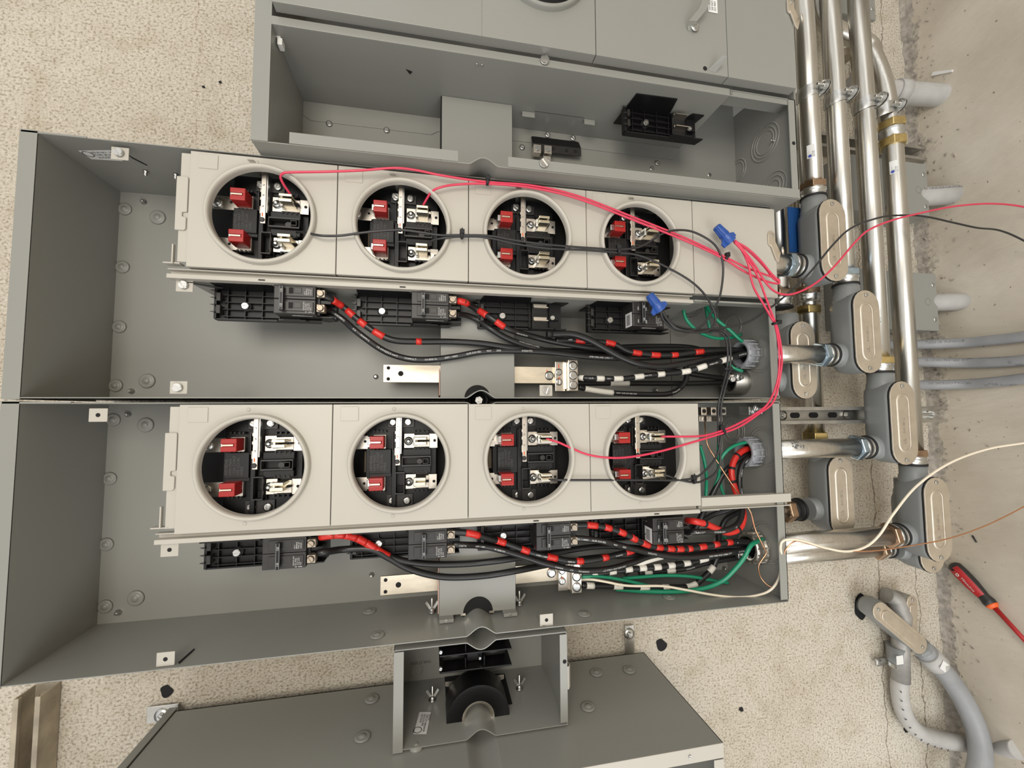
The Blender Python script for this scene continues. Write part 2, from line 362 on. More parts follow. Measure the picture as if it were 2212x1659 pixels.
# ---- row 1 (middle) and row 2 (lower): same build, mirrored hub bulges
def panel(y0, y1, railY, label, row):
    p = thing('meter_panel_enclosure', (.72, y1, HB), label, 'electrical panel', 'open meter panel enclosures')
    MB().box(-.605, .7207, y0, y1, HB, HB+.0016).build('back_panel', paint, p)
    MB().box(-.6065, -.605, y0, y1, HF, HB+.0016).box(-.6265, -.605, y0-.003, y1+.003, HF-.0006, HF+.001).box(-.628, -.6265, y0-.003, y1+.003, HF-.0006, HB).build('end_wall', paint, p)
    if row == 1: top = [(-.6065, y0), (.7207, y0)]; bot = bump(-.6065, .7207, y1, .022, -1)
    else: top = bump(-.6065, .7207, y0, .020, 1); bot = bump(-.6065, .7207, y1, .0225, -1)
    MB().sheet(top, HF, HB, .0015).build('side_wall', paint, p)
    MB().sheet(bot, HF, HB, .0015).build('side_wall', paint, p)
    # inner lip along the two long edges near the left end
    MB().box(-.6265, -.54, y0-.0015, y0+.0012, HF-.0006, HF+.006).build('edge_lip', paint, p)
    # right end wall with front flange
    MB().box(.7207, .7222, y0, y1, HF, HB).box(.704, .7222, y0+(.2 if row == 1 else .004), y1-.004, HF, HF+.0015).build('end_wall', paint, p)
    # divider and C rail below the covers
    MB().box(-.40, .57, railY, railY+.0015, HF, HB).build('divider', paint, p)
    s = 1
    a, b = railY-.013, railY+.0035
    MB().prism([(a, HF+.010), (a, HF-.002), (a+.0018, HF-.002), (a+.0018, HF+.008), (a+.009, HF+.008), (a+.0092, HF-.004), (b, HF-.0045), (b, HF+.012), (a+.011, HF+.012)], -.418, .524, 'x').build('cover_rail', coverp, p, bev=.0007)
    MB().box(-.424, -.400, railY-.0225, railY-.0205, HF-.004, HF+.010).build('rail_hook', coverp, p)
    # rail end towards the conduits
    if row == 1: MB().box(.526, .722, railY-.004, railY-.0005, HF-.004, HF+.02).build('cover_rail', paint, p)
    else:
        MB().prism([(railY-.026, HF+.012), (railY-.026, HF-.004), (railY-.009, HF-.004), (railY-.009, HF+.006), (railY-.003, HF+.006), (railY-.003, HF-.004), (railY-.001, HF-.004), (railY-.001, HF+.012)], .528, .735, 'x').build('cover_rail', coverp, p, bev=.0006)
    # slots in the rail lip
    for x in ((-.278, -.05) if row == 1 else (.19, .43)):
        MB().box(x-.005, x+.005, railY-.001, railY+.0008, HF-.0052, HF-.004).build('slot', void, p)
    # seam in the back, end compartment
    MB().box(.583, .5838, railY, y1, HB-.0006, HB).build('seam', void, p)
    for (u, v) in ([(270, 452), (265, 577), (258, 706), (250, 833), (341, 470), (318, 823)] if row == 1 else [(245, 907), (237, 1034), (230, 1176), (228, 1310), (315, 918), (294, 1292)]):
        x, y, h = at(u, v, HB); dimple(p, x, y, HB, r=.0145 if u > 280 else .0125, t=.004)
    # dimple marks on the long wall
    return p
m1 = panel(-.436, -.0226, -.2180, 'open grey meter panel in the middle, with eight breaker positions half empty and red wires across its covers', 1)
m1['label'] = 'open grey meter panel box in the middle, red wires crossing its covers'
m2 = panel(-.0142, .394, .2022, 'lower open grey panel box, white and copper wires leaving its end', 2)
for (x, y, b, a) in ((-.398, -.2065, None, .9), (-.400, -.0385, None, .3)): tab(m1, x, y, .765, ang=a)
tab(m1, -.499, -.4195, .765, ang=1.0)
MB().prism([(-.398, .765), (-.385, .765), (-.352, .79), (-.36, .795)], -.2125, -.211, 'y').build('tab_gusset', dark2, m1)
tab(m1, .214, -.0358, .762, ang=1.9)
for (x, y) in ((-.507, .005), (-.401, .217), (-.400, .3825), (.2105, .3835)): tab(m2, x, y, .762, screwed=False)
# gussets behind the tabs of the lower wall
for (u, v, h) in ((812, 814, HB), (905, 1000, HB)): pin(m1 if v < 860 else m2, *at(u, v, h))
pin(m2, *at(803, 1241, HB)); pin(m1, *at(312, 437, HB)); pin(m1, *at(285, 845, HB)); pin(m2, *at(278, 895, HB)); pin(m2, *at(257, 1322, HB))
pin(m1, *at(1415, 843, .93)); pin(m2, *at(1563, 1227, HB))
for (u, v) in ((315, 369), (380, 376)):
    r = Vector((u-CU, v-CV, F)); k = -.4345/r.dot(dl); pin(m1, r.dot(dd)*k, -.434, r.dot(dy)*k, (0, 1, 0), .003)
def ontop(u, v, y):
    r = Vector((u-CU, v-CV, F)); k = y/r.dot(dl); return (r.dot(dd)*k, y, r.dot(dy)*k)
for nm, mm, ps in (('slit', void, ((385, 1431), (419, 1401), (420.5, 1402), (387, 1433))), ('tab_gusset', paint, ((1160, 1328), (1178, 1327), (1182, 1350), (1172, 1352)))):
    MB().prism([(q[0], q[2]) for q in [ontop(u, v, .3925) for u, v in ps]], .3920, .3932, 'y').build(nm, mm, m2)
MB().prism([(q[0], q[2]) for q in [ontop(u, v, -.4345) for u, v in ((272, 331), (287, 340), (318, 356), (318, 358), (286, 342))]], -.4345, -.4340, 'y').build('slit', void, m1)
def onx(u, v, x): return atx(u, v, x)
for (u, v) in ((1262, 1326), (1445, 1290), (815, 1372), (798, 1320)):
    x, y, h = ontop(u, v, .3936); dimple(m2, x, y, h, (0, -1, 0), .013, .0025)
# sticker on the top wall of the middle box
st = MB(); q = [ontop(u, v, -.4340) for u, v in ((168, 325), (238, 324), (266, 348), (198, 344))]
st.add(q, [(0, 1, 2, 3)]).build('paper_sticker', label, m1)
st = MB(); ex = Vector(q[1])-Vector(q[0]); eh = Vector(q[0])-Vector(q[3])
for i, s in enumerate(('SOCKET SECTION', 'TYPE 3R ENCLOSURE', 'ISSUE NO. 1482')): text(st, s, .0062, Vector(q[3])+ex*.3+eh*(.12+.28*i)+Vector((0, .0006, 0)), ex, eh)
st.lathe(Vector(q[0])+ex*.15-eh*.4+Vector((0, .0002, 0)), (0, 1, 0), [(.008, 0), (.008, .0003), (.0068, .0003), (.0068, 0)], 24, caps=False)
st.build('printing', inkd, m1)
# knock-outs on end walls and backs
for (u, v, rs) in ((1640, 765, (.034, .040)), (1470, 700, (.026, .031)), (1583, 706, (.028,)), (1490, 655, (.030, .036))):
    if u < 1560: knockout(m1, at(u, v, HB-.0005), (0, 0, -1), rs)
    else: knockout(m1, onx(u, v, .7205), (-1, 0, 0), rs)
for (u, v, rs) in ((1582, 930, (.022, .034, .040)), (1650, 965, (.036, .042)), (1655, 1172, (.037, .043)), (1575, 1010, (.036, .042))):
    knockout(m2, onx(u, v, .7205), (-1, 0, 0), rs)
# throat covers (boxed hub covers) of the three rows, neutral bars and lugs
def throat(p, y0, y1, x0, x1, hub, h=.822, back=HB):
    poly = [(x0, y0), (x1, y0), (x1, y1)]
    if hub:
        poly += [(x0+(x1-x0)*.5+hub, y1)]
        for i in range(1, 16): a = math.pi*i/16; poly.append((x0+(x1-x0)*.5+hub*math.cos(a), y1-hub*1.05*math.sin(a)))
        poly += [(x0+(x1-x0)*.5-hub, y1)]
    poly += [(x0, y1)]
    t = MB().prism(poly, h, h+.0016); t.box(x1-.0015, x1, y0, y1, h, back).box(x0+.001, x0+.0025, y0, y1, h, back)
    o = t.build('hub_cover_box', paint, p, bev=.001)
    MB().box(x0-.0022, x0-.0005, y0+(.13 if y0 > -.3 and y0 < 0 else .08 if y0 > 0 else 0), y1-.004, h+.002, back).build('paper_or_dark_gap', fish if y0 > -.5 else void, o)  # upper row: flat black sheet instead of paper, stands for the dark gap
    return o
throat(m1, -.211, -.0245, .0185, .1655, 0)
MB().lathe((BX, -.0235, .823), (0, 0, -1), [(.0255, 0), (.0255, .0025)], 40).build('hub_gasket', void, m1)
t2 = throat(m2, .207, .387, .0185, .1655, .0285)
MB().lathe((BX+.0015, .387, .826), (0, 0, 1), [(.030, 0), (.030, .004)], 40).build('hub_opening', void, t2)
for x in (.0185, .139): 
    b = MB().box(x, x+.0265, .3865, .3925, .806, .8225).build('mounting_foot', paint, t2, bev=.0006); MB().screw((x+.013, .3885, .806), .0028, .4, .0016, washer=False).build('screw', steel, b)
MB().box(.0585, .068, .3845, .3885, .8195, .8235).box(.113, .1225, .3845, .3885, .8195, .8235).build('hub_clip', nickel, t2)
MB().cyl((BX, -.0185, .800), (0, 0, -1), .0075, .004, 6, False).cyl((BX, -.0185, .796), (0, 0, -1), .003, .006, 12).build('hub_bolt', steel, m1)
MB().lathe((BX, -.0185, .802), (0, 0, -1), [(.0135, .03), (.0135, -.02), (.001, -.02)], 32, caps=False).build('hub_plug', gasket, m1)
def neutral(y, label):
    t = thing('neutral_bus_bar', (.2, y, .865), label, 'bus bar', 'neutral bus bars')
    MB().box(-.093, .2725, y-.018, y+.018, .862, .867).build('bar', alum, t, bev=.0008)
    for x, dy_, r in ((-.083, -.011, .0035), (-.083, .011, .0035), (-.059, 0, .0052)): MB().cyl((x, y+dy_, .8618), (0, 0, -1), r, .0003, 20).build('hole', void, t)
    MB().screw((.2495, y+.001, .862), .0068, 1.1, .005).build('bolt', steel, t)
    MB().box(.2435, .2455, y-.012, y-.005, .8614, .862).build('paint_mark', orange, t)
    return t
neutral(-.0735, 'silver neutral bus bar in the middle panel box, with three holes at its free end')
neutral(.3385, 'silver neutral bus bar in the lower panel box, below the sagging black cables')
def lug(x, y, yr, label):
    t = thing('neutral_lug', (x, y, .862), label, 'wire lug', 'three-hole lugs on the neutral bars')
    MB().box(x, x+.022, y, y+.064, .853, .862).box(x+.020, x+.0235, y+.002, y+.060, .846, .860).build('lug_plate', nickel, t, bev=.001)
    MB().box(x+.0235, x+.045, y-.002, y+.064, .836, .858).build('lug_block', nickel, t, bev=.0012)
    for k in range(3): MB().screw((x+.034, y+.0105+.0205*k, .836), .0066, 2+k, .0022).build('set_screw', steel, t)
    for k in range(2): MB().screw((x+.008, y+.023+.021*k, .853), .0052, .6+k, .004).build('bolt', steel, t)
    MB().box(x+.007, x+.009, y+.006, y+.014, .8525, .853).box(x+.007, x+.009, y+.034, y+.038, .8485, .849).build('paint_mark', orange, t)
lug(.2600, -.1025, 0, 'three-screw silver lug in the middle panel box, white taped cable in it')
lug(.2615, .3105, 0, 'three-screw silver lug in the lower panel box, green and white wires in it')
# ---- row 0 (upper)
H0 = .716; HB0 = .892
m0 = thing('meter_panel_enclosure', (.75, -.437, HB0), 'open grey meter panel box, the upper long box, empty but for one black breaker base', 'electrical panel', 'open meter panel enclosures')
MB().box(-.262, .752, -1.1, -.437, HB0, HB0+.0016).build('back_panel', paint, m0)
MB().box(-.2635, -.262, -1.1, -.437, H0, HB0).box(-.286, -.262, -1.1, -.4365, H0-.0006, H0+.001).box(-.2875, -.286, -1.1, -.4365, H0-.0006, HW).build('end_wall', paint, m0)
MB().sheet(bump(-.286, .753, -.437, .0235, -1), H0+.001, HW-.002, .0015).build('side_wall', paint, m0)
MB().box(-.23, .045, -.456, -.437, H0-.0012, H0+.0008).box(.134, .753, -.456, -.437, H0-.0012, H0+.0008).build('edge_lip', paint, m0, bev=.0005)
MB().box(.751, .753, -1.1, -.437, H0, HW).box(.736, .753, -.652, -.440, H0, H0+.0015).build('end_wall', paint, m0)
MB().box(-.262, .595, -.639, -.6375, H0, HB0).box(-.262, .595, -.652, -.6375, H0-.0015, H0).build('divider', paint, m0, bev=.0005)
MB().box(.595, .752, -.652, -.640, H0+.002, H0+.0035).box(.595, .752, -.652, -.6505, H0, H0+.04).build('top_strip', paint, m0)
MB().prism([(-.262, -.6375), (.592, -.6375), (.592, -.625), (.575, -.607), (.17, -.607), (.012, -.607), (-.002, -.598), (-.248, -.598), (-.262, -.608)], HB0-.0016, HB0-.0002).build('divider_foot', paint, m0, bev=.0005)
for (u, v) in ((711, 267), (835, 281), (1128, 318), (1420, 352)): MB().screw(at(u, v, HB0-.002), .0042, u, .003).build('screw', steel, m0)
for (u, v) in ((1408, 364), (1532, 378)): MB().screw(at(u, v, HB0), .0038, u, .003).build('screw', steel, m0)
MB().box(.425, .75, -.575, -.437, HB0-.001, HB0-.0002).build('joint_plate', paint, m0)
throat(m0, -.637, -.4385, .0185, .1635, 0, back=HB0)
for (u, v) in ((1030, 139), (1041, 141)): 
    x, y, h = ontop(u, v, -.6373); MB().screw((0, 0, 0), .001, 0, .001) ; MB().lathe((x, y, h), (0, 1, 0), [(.003, 0), (.0028, .001), (.0012, .0012)], 12).build('rivet', steel, m0)
x, y, h = ontop(884, 154, -.637); MB().prism([(x-.006, h-.004), (x+.006, h), (x+.001, h+.007)], -.6372, -.6366, 'y').build('punched_hole', void, m0)
# two bent tabs in the divider and their slit
for (u0, u1, v0) in ((1128, 1155, 240), (1262, 1284, 257)):
    a = ontop(u0, v0, -.6365); b = ontop(u1, v0+4, -.6365); MB().box(a[0], b[0], -.6365, -.625, a[2]-.0005, a[2]+.0007).build('bent_tab', paint, m0, bev=.0004)
a = ontop(1155, 240, -.6372); b = ontop(1262, 254, -.6372); MB().box(a[0], b[0], -.6374, -.6372, a[2], a[2]+.0008).build('slit', void, m0)
for (u, v, rs) in ((1652, 308, (.040, .032, .025)), (1592, 372, (.030, .023)), (1672, 405, (.034, .025, .016))): knockout(m0, onx(u, v, .7508), (-1, 0, 0), rs)
a = onx(1673, 304, .751); pin(m0, a[0], a[1], a[2], (-1, 0, 0), .002)
MB().screw((.2035, -.6925+.045, H0-.0015), .0085, 1.3, .006, washer=False).build('screw', steel, m0)
MB().screw((.2005, -.4495, H0-.0015), .0085, .9, .006, washer=False).build('screw', steel, m0)
MB().screw((.5995, -.645, H0), .003, .9, .002, washer=False).build('screw', steel, m0)
a = at(606, 96, .74); MB().box(a[0]-.004, a[0]+.004, a[1]-.008, a[1]+.004, .735, .75).prism([(a[0]-.008, a[1]-.012), (a[0], a[1]-.014), (a[0]+.002, a[1]-.004)], .737, .742).build('wire_clip', label, m0, bev=.001)
q = [onx(u, v, .7505) for u, v in ((1583, 212), (1628, 216), (1583, 254))]
MB().add(q, [(0, 1, 2)]).build('paper_sticker', label, m0)
# hasp on the end
MB().sheet([(.754, -.548), (.764, -.548), (.764, -.520), (.754, -.520)], H0+.01, H0+.013, .002).build('padlock_loop', coverp, m0)
MB().cyl((.7445, -.5555, H0-.0002), (0, 0, -1), .004, .0003, 18).build('hole', void, m0)
# covers of row 0
def ringlathe(c, r=.085, n=96):
    x, y, h = c
    return MB().lathe((x, y, h), (0, 0, -1), [(r-.0082, -.003), (r-.0078, .004), (r-.0072, .0085), (r-.0045, .0115), (r-.0012, .0105), (r, .007), (r+.0008, 0), (r+.001, -.002)], n, caps=False)
def cover0(x0, x1, ring, label):
    t = thing('meter_cover', ((x0+x1)/2, -.66, .7), label, 'panel cover', 'raised covers of the upper panel')
    t2 = MB()
    if ring:
        xm = (ring[0]+ring[1])/2; t2.holed(x0, xm, -1.0, -.6585, ring[0], -.812, .077, .695, .6965).holed(xm, x1, -1.0, -.6585, ring[1], -.812, .077, .695, .6965)
    else: t2.box(x0, x1, -1.0, -.6585, .695, .6965)
    t2.box(x0, x1, -.660, -.6585, .6965, .7145).box(x0, x0+.0015, -1.0, -.66, .6965, .7145).box(x1-.0015, x1, -1.0, -.66, .6965, .7145).build('cover_plate', paint, t, bev=.002)
    for cx in ring or (): ringlathe((cx, -.812, .695)).build('socket_ring', paint, t)
    return t
c0 = cover0(-.255, .2975, (-.0296, .199), 'raised grey cover with a round meter opening at the picture top edge')
c1 = cover0(.299, .5765, None, 'raised blank grey cover with a bent metal strap, above the upper panel box')
c2 = cover0(.578, .7365, None, 'narrow raised blank grey cover beside the conduits, with a padlock latch')
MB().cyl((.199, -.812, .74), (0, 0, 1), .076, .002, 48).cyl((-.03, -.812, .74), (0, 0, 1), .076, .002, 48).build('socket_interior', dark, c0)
MB().sheet([(.4575, .6935), (.4575, .680), (.47, .68)], -.80, -.77, .001, 'y')
P = [at(1535, -30, .665), at(1526, 0, .667), at(1518, 20, .673), at(1497, 45, .682), at(1494, 56, .690), at(1494, 66, .694)]
s_ = MB()
for i in range(len(P)-1):
    a, b = Vector(P[i]), Vector(P[i+1]); w = Vector((.0085, -.001, 0)); t_ = Vector((0, 0, .0015)); k = len(s_.v)
    s_.v += [a-w, a+w, b+w, b-w, a-w+t_, a+w+t_, b+w+t_, b-w+t_]; s_.f += [[k, k+1, k+2, k+3], [k+4, k+7, k+6, k+5], [k, k+4, k+5, k+1], [k+2, k+6, k+7, k+3], [k, k+3, k+7, k+4], [k+1, k+5, k+6, k+2]]; s_.sm += [False]*6
hs = s_.build('bent_strap', paint, c1)
MB().screw(at(1501, 58, .691), .0062, 1.2, .004).build('screw', steel, c1)
p_ = at(1540, 10, .694); MB().box(p_[0]-.011, p_[0]+.010, p_[1]-.05, p_[1]+.017, .6938, .6942).build('paper_sticker', label, c1)
st = MB()
for i, s in enumerate(('DO NOT REMOVE', 'SEE INST.', 'ISO 9001')): text(st, s, .0055, (p_[0]-.006+.006*i, p_[1]+.013, .6935), (0, -1, 0), (-1, 0, 0))
st.build('printing', inkd, c1)
a = at(1523, 148, .695); MB().cyl((a[0], a[1], .6949), (0, 0, -1), .0045, .0003, 20).build('hole', void, c1)
a = at(1545, 143, .69); MB().add([(a[0]-.013, a[1]+.006, .6945), (a[0]+.004, a[1]+.009, .6945), (a[0]+.013, a[1]-.006, .672), (a[0]+.004, a[1]-.008, .672)], [(0, 1, 2, 3)]).build('bent_lug', paint, c1)
def latch(p, u, v, h):
    x, y, _ = at(u, v, h); lt = MB().prism(stadium(x, y, .017, .034), h-.003, h).prism([(x-.004, y+.012), (x+.008, y+.006), (x+.020, y+.030), (x+.014, y+.050), (x+.008, y+.044)], h-.004, h-.001).build('padlock_latch', coverst, p, bev=.0006)
    MB().cyl((x+.001, y-.008, h-.003), (0, 0, -1), .0032, .002, 16).build('rivet', steel, lt)
    MB().lathe((x+.024, y+.025, h-.004), (.6, 0, -.8), [(.0085, 0), (.0085, .0016), (.0052, .0016), (.0052, 0)], 24, caps=False).build('latch_ring', coverst, lt)
latch(c2, 1706, 15, .694)
# ---- covers of rows 1 and 2
P0 = .2286; CX = (-.2785, -.0505, .1735, .4035)
CX = [-.2815+P0*i for i in range(4)]
SEAM = [-.390, -.1615, .0665, .2955, .5255]
def cover(i, y0, y1, cy, label, row):
    x0, x1 = SEAM[i]+.0005, SEAM[i+1]-.0008
    t = thing('socket_cover', ((x0+x1)/2, y1, .76), label, 'meter socket cover', 'light grey socket covers, %s row' % ('upper' if row == 1 else 'lower'))
    c = MB().holed(x0, x1, y0, y1, CX[i]+.002, cy, .0775, .750, .7515)
    c.box(x0, x1, y1-.0015, y1, .7515, .766).box(x0, x1, y0, y0+.0015, .7515, .766).box(x0, x0+.0015, y0, y1, .7515, .764).box(x1-.0015, x1, y0, y1, .7515, .764)
    if i == 0:
        c.box(-.4045, x0, y0+.003, y1-.008, .7535, .755)
    cp = c.build('cover_plate', coverp, t, bev=.0016)
    ringlathe((CX[i]+.002, cy, .750)).build('socket_ring', coverp, t)
    sx = x0+.012; sy = y0+.004
    MB().prism([(sx, sy), (sx+.029, sy), (sx+.029, sy+.024), (sx, sy+.024)], .7488, .7500).build('embossed_square', coverp, t, bev=.0008)
    for yy in (y0+.008, y1-.011): MB().lathe((CX[i]-.009, yy, .75), (0, 0, -1), [(.0032, 0), (.0028, .0006), (.0016, .0008), (.0012, .0001)], 14).build('punch_mark', coverp, t)
    if i == 0:
        l = MB().prism([(-.4085, y0+.044), (-.3925, y0+.044), (-.3915, y0+.047), (-.3915, y0+.103), (-.3985, y0+.104), (-.3985, y0+.111), (-.3925, y0+.112), (-.3925, y0+.131), (-.395, y0+.134), (-.4085, y0+.134)], .7505, .7535).build('edge_latch', coverp, t, bev=.001)
        MB().box(-.4105, -.4085, y0+.158, y0+.19, .750, .756).build('edge_hook', coverp, t)
    return t
N1 = ('first light grey socket cover of the upper row, beside the bare box end', 'second socket cover of the upper row, red wire entering its opening', 'third socket cover of the upper row, two black wires across its opening', 'fourth socket cover of the upper row, black wires fanning out over it')
N2 = ('first light grey socket cover of the lower row, beside the bare box end', 'second socket cover of the lower row, no wires over it', 'third socket cover of the lower row, red and black wire entering it', 'last socket cover of the lower row, next to the open wiring bay')
for i in range(4): cover(i, -.4275, -.2340, -.328, N1[i], 1)
for i in range(4): cover(i, -.0105, .1905, .0895, N2[i], 2)
e_ = thing('end_cover', (.62, -.228, .76), 'blank light grey end cover with a latch, under the looped red wires', 'panel cover')
MB().box(.5265, .7225, -.4275, -.2340, .750, .7515).box(.5265, .7225, -.2355, -.2340, .7515, .766).box(.5265, .528, -.4275, -.2340, .7515, .764).box(.721, .7225, -.4275, -.2340, .7515, .766).build('cover_plate', coverp, e_, bev=.0016)
latch(e_, 1665, 517, .7495)
# ================= meter sockets (built at the third position of each row, then copied)
def socket(row, i, label):
    cx, cy = CX[2]+.002, .0895
    t = thing('meter_socket', (cx, cy, .86), label, 'meter socket', 'meter sockets behind the round openings')
    s = 7.215
    def Z(x, y, h): return at(1040+x/s, 880+y/s, h)
    def rect(mb, x0, x1, y0, y1, h, h2):
        a, b = Z(x0, y0, h), Z(x1, y1, h); return mb.box(a[0], b[0], a[1], b[1], h, h2)
    MB().box(cx-.062, cx+.062, cy-.086, cy+.086, .7902, .8053).build('socket_base', dark, t, bev=.001)
    MB().box(cx-.112, cx+.114, cy-.098, cy+.098, .826, .828).build('shade_backing', void, t)  # added flat black sheet, stands for the unlit depth behind the socket
    rect(MB(), 100, 235, 640, 945, .8142, .8180).build('bus_bar', brownz, t)
    rect(MB(), 1110, 1140, 630, 920, .85, .86).build('bus_stub', brownz, t)
    c = MB(); rect(c, 255, 560, 615, 965, .7752, .84); rect(c, 560, 630, 340, 1480, .7782, .84); rect(c, 250, 560, 965, 1010, .7782, .84)
    rect(c, 720, 1110, 610, 700, .7767, .84); rect(c, 730, 1110, 865, 950, .7767, .84); cb = c.build('centre_block', dark, t, bev=.0008)
    tx = MB()
    for k, w_ in enumerate(('SIEMENS', '600V MAX', '125A CONT', 'USE CU-AL', 'WIRE')): text(tx, w_, .0062 if k else .0072, Z(300+48*k, 930, .7749), (0, -1, 0), (-1, 0, 0))
    tx.build('embossed_lettering', inkb, cb)
    f = MB()
    for (x0, x1, y0, y1) in ((585, 640, 335, 635), (632, 762, 950, 1268), (722, 1122, 715, 852)):
        for a in ((x0, x1, y0, y0+9), (x0, x1, y1-9, y1), (x0, x0+9, y0, y1), (x1-9, x1, y0, y1)): rect(f, *a, .7708, .7902)
    for a in ((1015, 1092, 745, 752), (1015, 1092, 812, 820), (1015, 1023, 745, 820), (1085, 1092, 745, 820)): rect(f, *a, .7692, .7902)
    f.lathe(Z(950, 785, .7782), (0, 0, -1), [(.0055, 0), (.005, .002)], 18)
    f.build('slot_frame', dark2, t)
    v = MB(); rect(v, 640, 755, 1150, 1262, .7842, .7899); v.build('recess', void, t); v = MB(); rect(v, 594, 632, 345, 628, .83, .7899); v.build('recess', void, t)
    # top and bottom screw pads
    for (a, b) in (((480, 850, 150, 285)), ((480, 850, 1280, 1465))) if False else (((480, 850), (150, 285)), ((480, 850), (1280, 1465))):
        rect(MB(), a[0], a[1], b[0], b[1], .7857, .84).build('screw_pad', dark2, t, bev=.0006)
    pts = ((555, 210), (765, 205), (568, 1370), (770, 1370))
    for k, (x, y) in enumerate(pts):
        MB().screw(Z(x, y, .7835), .0048, .6+k*1.3, .003, washer=True).build('screw', steel, t)
    # jaws
    for k, (oy, ox) in enumerate(((0, 0), (618, -4))):
        pl = MB(); rect(pl, -60+ox, 210+ox, 412+oy, 605+oy, .7857, .7887); rect(pl, 200, 320, 425+oy, 578+oy, .7857, .7887); rect(pl, 290, 470, 400+oy, 600+oy, .7812, .7887)
        j = pl.build('line_contact', nickel, t, bev=.0005)
        MB().cyl(Z(170+ox, 495+oy, .7856), (0, 0, -1), .0024, .0003, 14).build('hole', void, j)
        MB().screw(Z(-10, 510+oy, .7857), .006, .4, .008).build('terminal_bolt', steel, j)
        g = MB(); rect(g, 262, 312, 445+oy, 545+oy, .7618, .7857); g.build('jaw_spring', steel, j, bev=.001)
        a, b = Z(312, 420+oy, .7520), Z(510, 598+oy, .7520); m_ = (a[1]+b[1])/2
        MB().box(a[0], b[0], a[1], m_-.0022, .7520, .7812).box(a[0], b[0], m_+.0022, b[1], .7520, .7812).box(a[0]+.001, b[0]-.0045, m_-.003, m_+.003, .7542, .7812).box(b[0]-.004, b[0], m_-.003, m_+.003, .7520, .80).build('jaw_cover', redp, j, bev=.0012, seg=3)
        MB().box(a[0]+.002, b[0]-.005, m_-.0012, m_+.0012, .7524, .80).build('jaw_blade', gold, j)
    for k, (oy, ox) in enumerate(((0, 0), (600, 30))):
        pl = MB(); rect(pl, 725+ox, 870+ox, 380+oy, 590+oy, .7797, .7835); rect(pl, 860+ox, 1080, 400+oy, 572+oy, .7797, .7835); rect(pl, 1070, 1190, 378+oy, 588+oy, .7812, .7835)
        j = pl.build('load_contact', nickel, t, bev=.0005)
        MB().cyl(Z(1148, 480+oy, .7810), (0, 0, -1), .0026, .0003, 14).build('hole', void, j)
        b = MB(); q_ = Z(788+ox*.5, 488+oy, .7797); b.lathe(q_, (0, 0, -1), [(.0078, 0), (.0078, .001), (.0062, .0012), (.0062, .0035), (.005, .0045), (.0034, .0048), (.0032, .0085), (.0018, .0095)], 24); b.build('terminal_bolt', steel, j)
        g = MB(); rect(g, 880+ox*.5, 925+ox*.5, 425+oy, 560+oy, .7662, .7805); g.build('jaw_spring', steel, j, bev=.0015)
        a0, a1, a2, a3 = Z(930, 432+oy, .7520), Z(1105, 470+oy, .7520), Z(930, 502+oy, .7520), Z(1105, 548+oy, .7520)
        MB().box(a0[0], a1[0], a0[1], a1[1], .7520, .7812).box(a2[0], a3[0], a2[1], a3[1], .7520, .7812).build('jaw', gold, j, bev=.0013, seg=3)
        g = MB(); rect(g, 930, 1100, 476+oy, 496+oy, .7708, .7812); g.build('jaw_gap', void, j)
        for yy, y2 in ((338+oy, 352+oy), (608+oy, 584+oy)):
            hk = MB()
            for xx in (870, 925, 990, 1048): rect(hk, xx, xx+22, yy-12, yy+22, .775, .786)
            rect(hk, 862, 1072, y2, y2+12, .778, .788); hk.build('spring_clip', dark, j)
    for yy in (326, 602, 944, 1220):
        hk = MB()
        for xx in (300, 350, 410, 455): rect(hk, xx, xx+22, yy, yy+28, .777, .788)
        rect(hk, 296, 480, yy+10, yy+18, .780, .789); hk.build('spring_clip', dark, t)
    # neutral strip
    n = MB(); a, b = Z(636, 140, .7662), Z(708, 845, .7662); n.box(a[0], b[0], a[1]-.006, b[1], .7662, .7681); rect(n, 626, 645, 340, 385, .7662, .7681); rect(n, 626, 645, 455, 500, .7662, .7681); rect(n, 626, 645, 590, 700, .7662, .7681)
    nb = n.build('neutral_strip', nickel, t, bev=.0007)
    MB().box(b[0]-.0008, b[0]+.0018, a[1]-.006, b[1]-.02, .7681, .7887).build('strip_web', steel, nb)
    r = MB()
    for yy in (275, 425, 590): r.lathe(Z(668, yy, .7662), (0, 0, -1), [(.0018, 0), (.001, .0012)], 12)
    r.build('rivet', steel, nb)
    rect(MB(), 660, 676, 690, 740, .7659, .7662).build('paint_mark', orange, nb)
    MB().lathe(Z(666, 792, .7662), (0, 0, -1), [(.0042, 0), (.0042, .001), (.003, .002)], 18).build('plastic_pin', dark2, nb)
    return t, Z
def strapdown(t, Z, up):
    if up: p = [Z(555, 225, .7816), Z(558, 150, .7809), Z(600, 80, .80), Z(610, 20, .78)]; 
    else: p = [Z(568, 1345, .7816), Z(568, 1400, .7816), Z(566, 1470, .82), Z(566, 1550, .80)]
    s_ = MB(); w = Vector((.0052, 0, 0)); tt = Vector((0, 0, .0014))
    for a, b in zip(p, p[1:]):
        a, b = Vector(a), Vector(b); k = len(s_.v); s_.v += [a-w, a+w, b+w, b-w, a-w+tt, a+w+tt, b+w+tt, b-w+tt]
        s_.f += [[k, k+1, k+2, k+3], [k+4, k+7, k+6, k+5], [k, k+3, k+7, k+4], [k+1, k+5, k+6, k+2]]; s_.sm += [False]*4
    s_.build('ground_strap', steel, t)
G1 = ('first', 'second', 'third', 'fourth')
sk, Z = socket(2, 2, 'open meter socket in third lower opening, red and black wire ends in its jaws')
sk1 = dup(sk, 0, -.4175, 0, 'open meter socket in third upper opening, two black wires passing in front')
strapdown(sk, Z, False)
sk1['_o'] = sk['_o']
for o in [sk1]: pass
